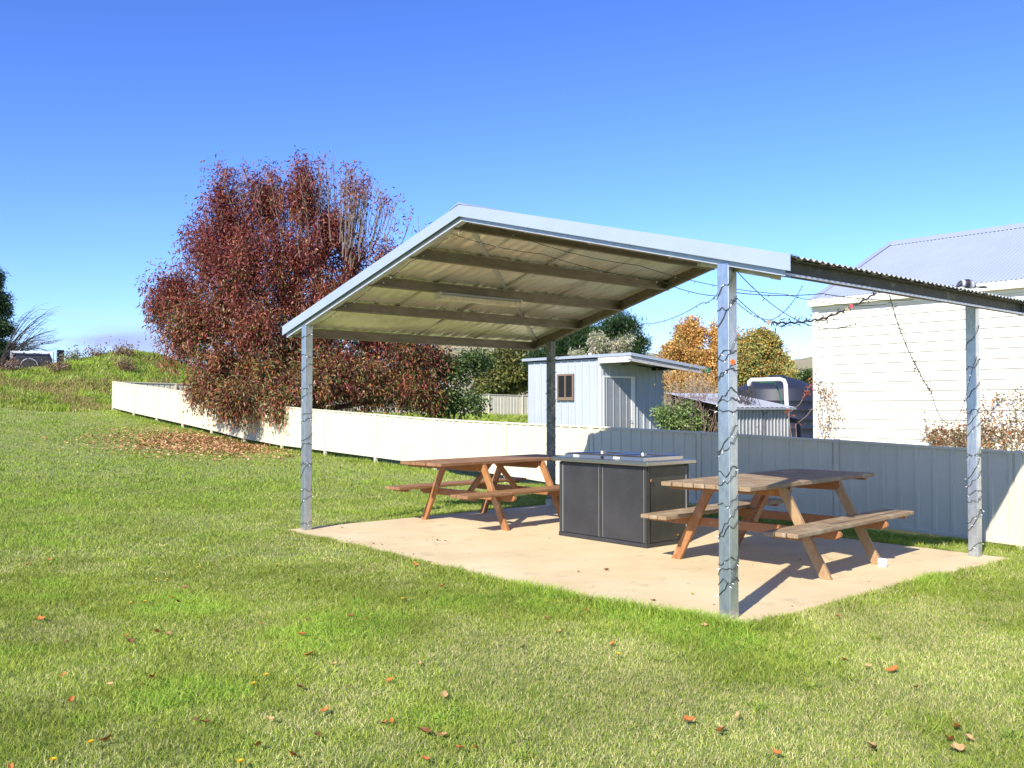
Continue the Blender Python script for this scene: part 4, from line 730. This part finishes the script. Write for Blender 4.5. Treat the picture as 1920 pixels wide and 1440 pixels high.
def blades(name, n, y0, y1, h0, wd, seed, label, xm=.62, tall=0., dens=None, region=None, clump=None, lean=1.5, xmin=0):
    r = np.random.RandomState(seed)
    if region is not None: x, y = region(r, n)
    else:
        y = np.sqrt(r.rand(n) * (y1 ** 2 - y0 ** 2) + y0 ** 2); x = (r.rand(n) * 2 - 1) * xm * y
    e, g = loc(x, y); keep = ~in_slab(e, g, .02)
    if xmin: keep &= np.abs(x) > xmin * y
    if region is None: keep &= r.rand(len(y)) < np.clip((y1 + 1 - y) / (.25 * y1), 0, 1); keep &= (r.rand(len(y)) < np.clip((y - y0 + .3) / (.25 * y0), 0, 1)) | (y0 < 4)
    if region is None: keep &= ~((e > EF + .15) & (g < 33) & (y > 4))
    x, y = x[keep], y[keep]; n = len(x); z = terr(x, y); d = dryness(x, y)
    d = d - .12 * (y > 33) - .12 * (x < -1.2) ; dr = 1 / (1 + np.exp(-6 * (d - .22))); t_ = r.rand(n)
    green = np.array([.235, .305, .045]); lush = np.array([.205, .315, .04]); yel = np.array([.34, .4, .07]); straw = np.array([.48, .45, .2]); dark = np.array([.14, .21, .03])
    c = green[None] * np.ones((n, 1)); c = np.where((t_ < .2)[:, None], dark, c); c = np.where((t_ > .72)[:, None], yel, c); c = np.where((d < -.45)[:, None] & (t_ < .7)[:, None], lush * 1.15, c)
    c = np.where((r.rand(n) < dr * .5 + .03)[:, None], straw * (.7 + .5 * r.rand(n, 1)), c); c = 1.16 * c * (.8 + .4 * r.rand(n, 1)) * (.8 + .4 * vnoise(x, y, 2.2))[:, None] * (.96 + .12 * vnoise(x, y, .55))[:, None]
    if y0 == 0 and seed == 6: c = np.where(((vnoise(x, y, .8) * .6 + vnoise(x, y, .3) * .4 > .66) & (r.rand(n) < .6))[:, None], np.array([.36, .27, .12]), c); c = np.where(((x < -21.5) & (y > 43) & (r.rand(n) < .55))[:, None], np.array([.5, .42, .2]), c)
    far = np.clip((y - 7) / 12, 0, 1)[:, None] * .6 * (y < 34)[:, None]; c = c * (1 - far) + (np.array([.235, .335, .045]) * (1 - .4 * dr[:, None]) + straw * .4 * dr[:, None]) * far
    h = h0 * (.5 + r.rand(n)) * (1 - .3 * dr) * (1 + .6 * np.clip(-d, 0, 1)); th = r.rand(n) * 6.283; le = lean * (r.rand(n) ** .7) * h; dx, dy = np.cos(th) * le, np.sin(th) * le
    ph = r.rand(n) * 6.283; wx, wy = np.cos(ph) * wd * .5, np.sin(ph) * wd * .5
    b0 = np.stack([x - wx, y - wy, z - .01], 1); b1 = np.stack([x + wx, y + wy, z - .01], 1)
    m0 = np.stack([x - wx * .8 + dx * .4, y - wy * .8 + dy * .4, z + h * .6], 1); m1 = np.stack([x + wx * .8 + dx * .4, y + wy * .8 + dy * .4, z + h * .6], 1)
    t0 = np.stack([x + dx - wx * .15, y + dy - wy * .15, z + h * .92], 1); t1 = np.stack([x + dx + wx * .15, y + dy + wy * .15, z + h * .92], 1)
    v = np.stack([b0, b1, m1, m0, t1, t0], 1).reshape(-1, 3); k = np.arange(n)[:, None] * 6
    f = np.concatenate([k + [0, 1, 2, 3], k + [3, 2, 4, 5]], 0)
    return tag(mesh_np(name, v, f, 'blade', np.repeat(c, 6, 0)), label, 'grass', kind='stuff')
blades('grass', 330000, 2.0, 9.4, .03, .007, 21, 'lawn grass to either side of the foreground', 1.5, xmin=.6)
blades('grass', 220000, 7.2, 18, .036, .013, 22, 'lawn grass to either side of the shelter', 1.3, xmin=.63)
blades('grass', 110000, 14, 42, .05, .03, 23, 'lawn grass rising to either side toward the bank', 1.2, xmin=.63)
blades('grass', 60000, .3, 3.5, .03, .007, 24, 'lawn grass at the viewer', 1.5)
blades('grass', 520000, 3.3, 9.4, .027, .0034, 1, 'short mown lawn grass in the foreground')
blades('grass', 300000, 7.2, 18, .033, .0068, 2, 'short mown lawn grass around the shelter', .66)
blades('grass', 190000, 14, 40, .045, .017, 3, 'mown lawn grass rising toward the bank', .66)
def reg_edge(r, n):     # longer grass creeping over the slab edges
    i = r.randint(0, len(SL), n); t_ = r.rand(n)[:, None]; a = slab_np[i]; b = slab_np[(i + 1) % len(SL)]; p = a + (b - a) * t_; c = slab_np.mean(0); o_ = p - c; o_ /= np.linalg.norm(o_, axis=1, keepdims=True)
    p = p + o_ * (np.abs(r.normal(size=(n, 1))) * .09 + .01); return O[0] + p[:, 0] * E_[0] + p[:, 1] * G_[0], O[1] + p[:, 0] * E_[1] + p[:, 1] * G_[1]
blades('grass', 30000, 0, 0, .055, .005, 4, 'longer grass growing over the edges of the slab', region=reg_edge, lean=1.0)
def reg_fence(r, n):
    g = r.rand(n) ** 1.5 * 36 - 3; k9 = (g > 9) & (r.rand(n) < .75); g = np.where(k9, r.rand(n) * 12 - 3, g); e = EF - .05 - np.abs(r.normal(size=n)) * .22 - (r.rand(n) < .5) * r.rand(n) * .9 * (g < 8); return O[0] + e * E_[0] + g * G_[0], O[1] + e * E_[1] + g * G_[1]
blades('grass', 46000, 0, 0, .075, .009, 5, 'longer bright grass along the foot of the fence', region=reg_fence)
def reg_bank(r, n):
    x = r.uniform(-34, -11, n); y = r.uniform(35, 53, n); e, g = loc(x, y); k = (g > 33.6) | (e < 5.5); return x[k], y[k]
blades('grass', 170000, 0, 0, .14, .024, 6, 'rough tall green grass on the bank and mound', region=reg_bank, lean=.9)
def reg_yard(r, n):
    e = r.uniform(6.5, 30, n); g = r.uniform(16, 33, n); return O[0] + e * E_[0] + g * G_[0], O[1] + e * E_[1] + g * G_[1]
blades('grass', 50000, 0, 0, .16, .035, 7, 'green grass in the neighbouring yard', region=reg_yard)
# clover and bright tufts
r = np.random.RandomState(12); n = 60000; y = np.sqrt(r.rand(n) * (13. ** 2 - 3.4 ** 2) + 3.4 ** 2); x = (r.rand(n) * 2 - 1) * .62 * y; e, g = loc(x, y); d = dryness(x, y)
k = (d < -.32 - .25 * r.rand(n)) & ~in_slab(e, g) & (e < EF); x, y = x[k], y[k]; n = len(x); z = terr(x, y) + .012 + .03 * r.rand(n); P = np.stack([x, y, z], 1)
v, f, cl = leafset(P, r.normal(size=(n, 3)) * [1, 1, .25], np.tile([0, 0, 1.], (n, 1)) + r.normal(size=(n, 3)) * .35, .015 + .008 * r.rand(n), .013 + .006 * r.rand(n), np.array([.11, .24, .035]) * (.6 + .7 * r.rand(n, 1)))
tag(mesh_np('clover', v, f, 'blade', cl), 'small leaved clover patches in the lawn', 'clover', kind='stuff')
T = [(1480, 1235), (1390, 1215), (1560, 1250), (1520, 1290), (1640, 1200), (1850, 1165), (1230, 1240), (1360, 1190), (1740, 1370), (1900, 1385), (280, 1290), (740, 1230), (980, 1420), (1420, 1330), (1590, 1275), (830, 1270), (690, 1160), (1880, 1110), (215, 995), (545, 1030), (200, 1050)]
vs, fs, cs_ = [], [], []; rT = random.Random(9); kk = 0
for (x, y) in T:
    c = gz(x, y, -.03)
    for i in range(26):
        a = rT.uniform(0, 6.28); L2 = rT.uniform(.05, .12); h = rT.uniform(.015, .045); wd = .004; s_ = Vector((-math.sin(a), math.cos(a), 0)) * wd; b = Vector((c.x, c.y, -.03)) + Vector((rT.gauss(0, .02), rT.gauss(0, .02), 0)); m_ = b + Vector((math.cos(a) * L2 * .5, math.sin(a) * L2 * .5, h)); e2 = b + Vector((math.cos(a) * L2, math.sin(a) * L2, h * .8))
        vs += [b - s_ * .5, b + s_ * .5, m_ + s_ * .6, m_ - s_ * .6, e2 + s_ * .1, e2 - s_ * .1]; fs += [(kk, kk + 1, kk + 2, kk + 3), (kk + 3, kk + 2, kk + 4, kk + 5)]; kk += 6; cs_ += [[.34 * rT.uniform(.8, 1.2), .45, .07]] * 6
tag(mesh_np('grass', [tuple(v_) for v_ in vs], fs, 'blade', np.array(cs_)), 'bright yellow green coarse grass tufts in the lawn', 'grass', kind='stuff')
# leaf litter under the tree overhang
r = np.random.RandomState(14); n = 9500; px = r.normal(400, 100, n); py = 832 + r.normal(size=n) * 13 + (px - 400) * .035; P = []
def ontz(x, y):
    d = ray(x, y); ts = np.linspace(3.5, 60, 700); zz = EYE + d.z / d.y * ts; g_ = terr(d.x / d.y * ts, ts); k = np.argmax(zz < g_); k = k if zz[k] < g_[k] else 699
    return (d.x / d.y * ts[k], ts[k], g_[k])
lut = {}
for a, b in zip(px, py):
    key = (int(a // 6), int(b // 2)); 
    if key not in lut: lut[key] = ontz(key[0] * 6 + 3, key[1] * 2 + 1) if key[1] * 2 > 790 else None
    if lut[key] is None: continue
    q = lut[key]; P.append((q[0] + r.uniform(-.1, .1), q[1] + r.uniform(-.5, .5), 0))
P = np.array(P); e, g = loc(P[:, 0], P[:, 1]); P = P[e < EF - .05]; P[:, 2] = terr(P[:, 0], P[:, 1]) + .03 + .03 * r.rand(len(P)); n = len(P)
cc = np.array([[.5, .27, .11], [.38, .17, .08], [.58, .38, .2], [.28, .12, .07]])[r.randint(0, 4, n)] * (.7 + .6 * r.rand(n, 1))
v, f, cl = leafset(P, r.normal(size=(n, 3)) * [1, 1, .3], np.tile([0, 0, 1.], (n, 1)) + r.normal(size=(n, 3)) * .5, .06 + .05 * r.rand(n), .025 + .025 * r.rand(n), cc)
tag(mesh_np('leaf_litter', v, f, 'dry', cl), 'brown carpet of fallen leaves on the lawn below the red tree', 'leaf litter', kind='stuff')

# ------------------------------------------------------------------ fallen leaves, dandelions
def leaf_mesh(seed, col):
    r = random.Random(seed); n = 11; pts = []
    for i in range(n):
        a = 2 * math.pi * i / n; rad = (1.0 if i % 3 else .78) * (.7 + .45 * r.random()); pts.append((math.cos(a) * rad * .05, math.sin(a) * rad * .032))
    cu = r.uniform(9, 24); v = [(x, y, .012 + cu * (y * y) + cu * .35 * x * x + r.uniform(-.003, .003)) for x, y in pts] + [(0, 0, .006)]
    v2 = v + [(x, y, z - .0015) for x, y, z in v]; f = [(i, (i + 1) % n, n) for i in range(n)] + [((i + 1) % n + n + 1, i + n + 1, 2 * n + 1) for i in range(n)]
    me = bpy.data.meshes.new('leaf'); me.from_pydata(v2, [], f); me.update(); a = me.color_attributes.new('Col', 'FLOAT_COLOR', 'POINT')
    for k in range(len(v2)): s_ = r.uniform(.75, 1.2); a.data[k].color = (col[0] * s_, col[1] * s_, col[2] * s_, 1)
    me.materials.append(M['dry']); return me
LC = {'orange': ((.42, .14, .035), 'orange brown curled fallen leaf lying on the lawn'), 'tan': ((.45, .28, .12), 'pale tan fallen leaf lying on the lawn'), 'dark': ((.2, .085, .035), 'dark brown fallen leaf lying on the lawn')}
LM = {k: [leaf_mesh(i + 10 * j, c[0]) for i in range(4)] for j, (k, c) in enumerate(LC.items())}
LV = [(93, 1048, 'o'), (53, 1058, 'o'), (288, 1047, 'o'), (432, 1044, 't'), (346, 1072, 'o'), (401, 1059, 'o'), (348, 1101, 'd'), (321, 1120, 'o'), (333, 1130, 'd'), (155, 1132, 'd'), (78, 1161, 'o'), (238, 1194, 'o'), (245, 1202, 'd'), (294, 1186, 'o'), (315, 1191, 't'), (125, 1203, 't'), (119, 1268, 'o'), (287, 1272, 'o'), (264, 1283, 'o'), (204, 1286, 't'), (132, 1315, 'o'), (490, 1168, 'o'), (566, 1191, 'o'), (578, 1161, 't'), (580, 1226, 'o'), (628, 1243, 't'), (562, 1288, 'd'), (610, 1331, 'o'), (368, 1352, 't'), (385, 1354, 'd'), (505, 1350, 't'), (594, 1378, 'd'), (198, 1388, 'o'), (484, 1400, 'o'), (545, 1413, 'o'), (20, 1437, 'o'), (560, 1087, 'd'), (594, 1088, 'o'), (657, 1155, 'd'), (681, 1161, 'o'), (780, 1060, 'o'), (806, 1055, 'd'), (718, 1060, 'o'), (788, 1241, 't'), (733, 1277, 'o'), (833, 1304, 't'), (655, 1286, 't'), (722, 1355, 'o'), (735, 1350, 'o'), (793, 1373, 'd'), (827, 1378, 't'), (797, 1423, 'o'), (862, 1405, 'o'), (890, 1398, 'o'), (948, 1156, 't'), (975, 1102, 'o'), (888, 1087, 'o'), (913, 1085, 't'), (760, 1092, 't'), (1079, 1142, 'o'), (1100, 1143, 'o'), (1025, 1160, 'd'), (982, 1214, 't'), (1150, 1206, 'o'), (1320, 1175, 't'), (1292, 1352, 'o'), (1385, 1343, 't'), (1356, 1364, 't'), (1350, 1373, 'o'), (1571, 1156, 'o'), (1581, 1139, 't'), (1687, 1097, 'o'), (1717, 1116, 'o'), (1515, 1147, 'd'), (1582, 1234, 'o'), (1628, 1250, 't'), (1673, 1255, 'o'), (1632, 1393, 't'), (1640, 1402, 'd'), (1780, 1384, 'o'), (1792, 1363, 'o'), (1815, 1382, 't'), (1797, 1403, 't'), (1828, 1069, 'o'), (640, 990, 'd'), (700, 905, 'o'), (606, 902, 'o'), (466, 885, 'o'), (237, 922, 'o'), (250, 896, 'd'), (510, 897, 'o'), (1458, 1415, 'o'), (1720, 1290, 'o'), (1050, 1183, 't'), (830, 1100, 'o')]
for i, (x, y, k) in enumerate(LV):
    k = {'o': 'orange', 't': 'tan', 'd': 'dark'}[k]; o = bpy.data.objects.new('fallen_leaf', LM[k][i % 4]); C.objects.link(o); q = ontz(x, y + 2) if y < 960 else tuple(gz(x, y, -.005)); 
    o.location = (q[0], q[1], tz(q[0], q[1]) + rnd.uniform(.018, .034)); o.rotation_euler = (rnd.uniform(-.5, .5), rnd.uniform(-.5, .5), rnd.uniform(0, 6.28)); s_ = rnd.uniform(.36, .8) * (1 if y > 1200 else .9); o.scale = (s_, s_, s_)
    tag(o, LC[k][1], 'leaf', k + ' fallen leaves scattered on the lawn')
SLV = [(835, 1015), (1030, 1010), (775, 1040), (1085, 1073), (1137, 1070), (1120, 1132), (700, 1020), (716, 1022), (820, 1014), (1500, 1050), (1225, 1127)]
for i, (x, y) in enumerate(SLV):
    o = bpy.data.objects.new('fallen_leaf', LM['dark'][i % 4]); C.objects.link(o); q = gz(x, y, 0); o.location = (q.x, q.y, .002); o.rotation_euler = (0, 0, rnd.uniform(0, 6)); s_ = rnd.uniform(.3, .6); o.scale = (s_, s_, s_); tag(o, 'small dark dead leaf lying on the concrete slab', 'leaf', 'dark leaves scattered on the slab')
r = np.random.RandomState(44); n = 90; e = np.concatenate([r.normal(-.02, .05, 30), r.normal(.7, .12, 25), r.uniform(-.1, 4.2, 35)]); g = np.concatenate([r.normal(5.0, .3, 30), r.normal(4.35, .2, 25), r.uniform(-.1, 6.3, 35)]); k = in_slab(e, g); e, g = e[k], g[k]; n = len(e)
P = np.stack([O[0] + e * E_[0] + g * G_[0], O[1] + e * E_[1] + g * G_[1], np.full(n, .004)], 1); v, f, cl = leafset(P, r.normal(size=(n, 3)) * [1, 1, .05], np.tile([0, 0, 1.], (n, 1)) + r.normal(size=(n, 3)) * .1, .012 + .03 * r.rand(n), .006 + .012 * r.rand(n), np.array([.22, .1, .05]) * (.5 + r.rand(n, 1)))
tag(mesh_np('leaf_litter', v, f, 'dry', cl), 'crumbs of dead leaf and bark scattered on the slab', 'leaf litter', kind='stuff')
DV = [(170, 1387), (451, 1423), (520, 1056), (245, 1128), (272, 1125), (371, 1062), (313, 1084), (293, 1084), (755, 1120), (820, 1058), (1160, 1223), (499, 1262), (476, 1278), (1298, 1110), (310, 1031), (835, 899), (100, 1420)]
dt0 = None
for i, (x, y) in enumerate(DV):
    q = gz(x, y, .02) if y > 960 else Vector(ontz(x, y)); zz = tz(q.x, q.y)
    if dt0 is None:
        dt0 = thing('dandelion', 'yellow dandelion flower in the lawn', 'flower', (q.x, q.y, zz), group='dandelions in the lawn')
        v = []; f = []; rr = random.Random(3)
        for k in range(26):
            a = k * 2.4; rad = .006 + .013 * (k / 26); c = (math.cos(a), math.sin(a)); b0_ = len(v)
            v += [(c[0] * .003 - c[1] * .002, c[1] * .003 + c[0] * .002, .045), (c[0] * .003 + c[1] * .002, c[1] * .003 - c[0] * .002, .045), (c[0] * rad + c[1] * .003, c[1] * rad - c[0] * .003, .056 - rad * .4), (c[0] * rad - c[1] * .003, c[1] * rad + c[0] * .003, .056 - rad * .4)]; f.append((b0_, b0_ + 1, b0_ + 2, b0_ + 3))
        MB().add(v, f).build('flower_head', 'yellow', dt0); MB().tube([(0, 0, 0), (.002, 0, .046)], .0018, 5).build('stem', 'blade', dt0)
    else: copy_thing(dt0, (q.x, q.y, zz), rz=i * 1.1)

# ------------------------------------------------------------------ string lights
bulb_me = None
def string(label, pts, group=None, r=.0032, every=.15, local=True, bl=.016):
    """pts in shelter frame (e,g,z)"""
    global bulb_me
    t = thing('string_light', label, 'string lights', W(0, 0), ANG, group); fine = [Vector(p) for p in pts]; MB().tube(fine, r, 5).build('cable', 'cable', t)
    if bulb_me is None:
        o = MB().lathe([(.0022, 0), (.0036, -.006), (.0036, -.018), (.001, -.026)], 6).build('bulb', 'bulb', t); bulb_me = o.data; o.location = fine[0]; o.rotation_euler = (.3, .2, 0)
    acc = 0; cnt = 0; rr = random.Random(len(pts) + int(abs(pts[0][2]) * 100))
    for a, b in zip(fine, fine[1:]):
        acc += (b - a).length
        if acc > every and cnt < 90:
            acc = 0; cnt += 1; o = bpy.data.objects.new('bulb', bulb_me); C.objects.link(o); o.parent = t; o.location = b; o.rotation_euler = (rr.uniform(-1.3, 1.3), rr.uniform(-1.3, 1.3), 0); s_ = bl / .02 * rr.uniform(.9, 1.4); o.scale = (s_, s_, s_)
    return t
def wrap(e, g, z0, z1, turns, ph, seed, jit=.03):
    r = random.Random(seed); out = []; n = int(abs(turns) * 16); h = S / 2 + .006; cx, cy = e + S / 2, g + S / 2; off = 0
    for i in range(n + 1):
        u = i / n; a = ph + turns * 2 * math.pi * u; ca, sa = math.cos(a), math.sin(a); k = h / max(abs(ca), abs(sa)); off += r.uniform(-jit, jit); off *= .9
        out.append((cx + ca * k, cy + sa * k, z0 + (z1 - z0) * u + off + .05 * math.sin(a * .5 + ph)))
    return out
GRP = 'string lights wound round the posts'
string('string lights wound thickly round the near corner post', wrap(0, 0, .12, 2.48, 12, .3, 1, .04), GRP)
string('second string wound the other way round the near corner post', wrap(0, 0, 2.3, .16, -9, 1.3, 2, .04), GRP)
string('string lights wound round the far left front post', wrap(0, GW, .1, 2.42, 14, 2.3, 3), GRP)
string('string lights wound round the right hand post', wrap(EL, 0, .02, 2.3, 10, .9, 4), GRP)
string('loose second string crossing down the right hand post', wrap(EL, 0, 1.5, .3, -5, 2.0, 5), GRP)
string('string lights wound round the shaded back post', wrap(EL, GW, .2, 2.3, 9, .4, 6), GRP)
def swag(a, b, sag, n=24): a, b = Vector(a), Vector(b); return [tuple(a.lerp(b, i / n) - Vector((0, 0, sag * 4 * (i / n) * (1 - i / n)))) for i in range(n + 1)]
def chain(*pts, sag=.08):
    out = []
    for a, b in zip(pts, pts[1:]): out += swag(a, b, sag)[(1 if out else 0):]
    return out
def ue(g): return zb(g) - .01
G2 = 'string lights strung under the roof'
string('string lights clipped along the left front rafter', chain(*[(.09, g, ue(g)) for g in (6.2, 5.5, 4.8, 4.1, 3.5, 3.1)], sag=.03), G2)
string('string sagging from the ridge across the underside to the near post', chain((.1, 3.4, ue(3.4) + .02), (.6, 2.6, 2.98), (1.2, 1.6, 2.66), (.9, .7, 2.42), (.1, .1, 2.33), sag=.03), G2)
string('string looping from the front rafter back to the far right rafter', chain((.1, 2.7, ue(2.7)), (1.2, 1.9, 2.85), (2.6, 1.2, 2.62), (4.05, .9, 2.6), sag=.05), G2)
string('string from the near post to the far rafter over the orange tree', chain((.08, .1, 2.36), (1.9, .9, 2.30), (4.05, 1.9, 2.9), sag=.06), G2)
string('string crossing from the back post toward the near post top', chain((4.1, 5.6, 2.55), (3.0, 3.4, 2.5), (1.0, 1.0, 2.4), (.1, .1, 2.42), sag=.05), G2)
string('string sagging from the near post out to the house gutter', chain((.11, .0, 2.47), (3.0, .6, 2.35), (he - .35, hg - .1, 3.42), sag=.22), G2)
string('string rising from the near post to the right eave', chain((.11, .05, 2.33), (.9, -.2, 2.36), (2.0, -.38, 2.38), sag=.02), G2)
string('thin dark string from the near post to the leafy garland', chain((.1, -.0, 2.28), (-.15, -.42, 2.06), sag=.01), G2)
string('string across the low back of the left eave to the back post', chain((.3, 6.55, 2.3), (1.6, 6.45, 2.28), (2.9, 6.4, 2.22), (4.1, 6.3, 2.2), (4.15, 6.0, 2.3), sag=.05), G2)
def garland(label, pts, seed, r=.011, nl=120, sag=.05, spread=.025):
    t = thing('garland', label, 'garland', W(0, 0), ANG); f_ = [Vector(p) + Vector((0, 0, .006 * math.sin(i * 1.7))) for i, p in enumerate(pts)]; MB().tube(f_, r, 6).build('stem', 'darktwig', t)
    rr = np.random.RandomState(seed); P = np.array([tuple(f_[i]) for i in rr.randint(0, len(f_), nl)]) + rr.normal(size=(nl, 3)) * spread * .4; v, f, cl = leafset(P, rr.normal(size=(nl, 3)), rr.normal(size=(nl, 3)), .03 + .03 * rr.rand(nl), np.full(nl, .009), np.tile([.05, .045, .04], (nl, 1)) * (.5 + 1.2 * rr.rand(nl, 1))); mesh_np('leaves', v, f, 'leaf', cl, t); return t
garland('dark leafy garland sagging below the right eave', chain((-.15, -.45, 2.06), (.5, -.45, 2.13), (1.25, -.45, 2.37), sag=.015), 1, .0065)
garland('thin dark garland hanging from the right eave in front of the house wall', chain((1.46, -.45, 2.37), (1.63, -.45, 2.1), (1.9, -.45, 1.82), (2.15, -.45, 1.62), sag=.012), 2, .004, 70)
string('thin loop of string lights hanging before the house wall', chain((2.15, -.45, 1.62), (2.3, -.44, 1.44), (2.5, -.42, 1.36), (2.75, -.38, 1.37), (3.05, -.32, 1.5), (3.4, -.22, 1.7), (3.75, -.12, 1.88), (4.11, -.01, 2.0), sag=.008), G2)
# single leaves caught in the strings
def tag_leaf(x, y, ec, m, label, s_=1.):
    p = plane_pt(x, y, ec); o = MB().add([(0, 0, 0), (.03, 0, .015), (.055, 0, -.01), (.03, .004, -.045), (.005, .0, -.03)], [(0, 1, 2, 3, 4)]).build('caught_leaf', m, location=p); s_ *= .62; o.scale = (s_, s_, s_); tag(o, label, 'leaf')
tag_leaf(1369, 676, -.02, 'orange', 'bright orange leaf caught on the near post', 1.2)
tag_leaf(1437, 602, -.3, 'straw', 'pale yellow leaf caught at the end of the garland')
tag_leaf(1584, 578, .75, 'straw', 'tan leaf hanging from the middle of the garland')
tag_leaf(1592, 572, .8, 'red', 'dark red leaf beside the tan leaf on the garland')

# ------------------------------------------------------------------ bird on the right eave
bd = W(2.88, -.43); bd.z = 2.527
bt2 = thing('bird', 'black and white magpie crouching on the right edge of the shelter roof', 'bird', bd, R(6))
# local x = along the eave away from camera; beak points to -x
st_ = [(-.165, .02, .003, 'k'), (-.14, .022, .008, 'k'), (-.12, .028, .017, 'k'), (-.1, .04, .03, 'k'), (-.075, .052, .036, 'k'), (-.05, .055, .037, 'w'), (-.02, .055, .045, 'k'), (.03, .053, .052, 'k'), (.08, .045, .048, 'w'), (.12, .032, .032, 'k'), (.15, .022, .018, 'w'), (.2, .017, .022, 'k'), (.27, .018, .022, 'k'), (.31, .02, .016, 'w')]
v = []; cl = []; n = 14
for x, z, rd, cc in st_:
    for k in range(n):
        a = 2 * math.pi * k / n; fl = .55 if x > .14 else 1.; v.append((x, math.cos(a) * rd * .95, z + .02 + math.sin(a) * rd * fl)); cl.append((.62, .62, .66) if cc == 'w' and (math.sin(a) < .5 or x < 0) else (.02, .02, .035))
f = [(i * n + k, i * n + (k + 1) % n, (i + 1) * n + (k + 1) % n, (i + 1) * n + k) for i in range(len(st_) - 1) for k in range(n)]
body = mesh_np('body', v, f, 'plume', np.array(cl), bt2, smooth=True); bt2.scale = (.66, .8, .8)
for s in (-1, 1): MB().tube([(.01, s * .018, .03), (-.003, s * .02, -.012), (-.03, s * .022, -.014)], .0035, 5).build('leg', 'black', bt2); MB().lathe([(.001, -.003), (.005, 0), (.001, .003)], 8, (-.098, s * .028, .065)).build('eye', 'black', bt2)
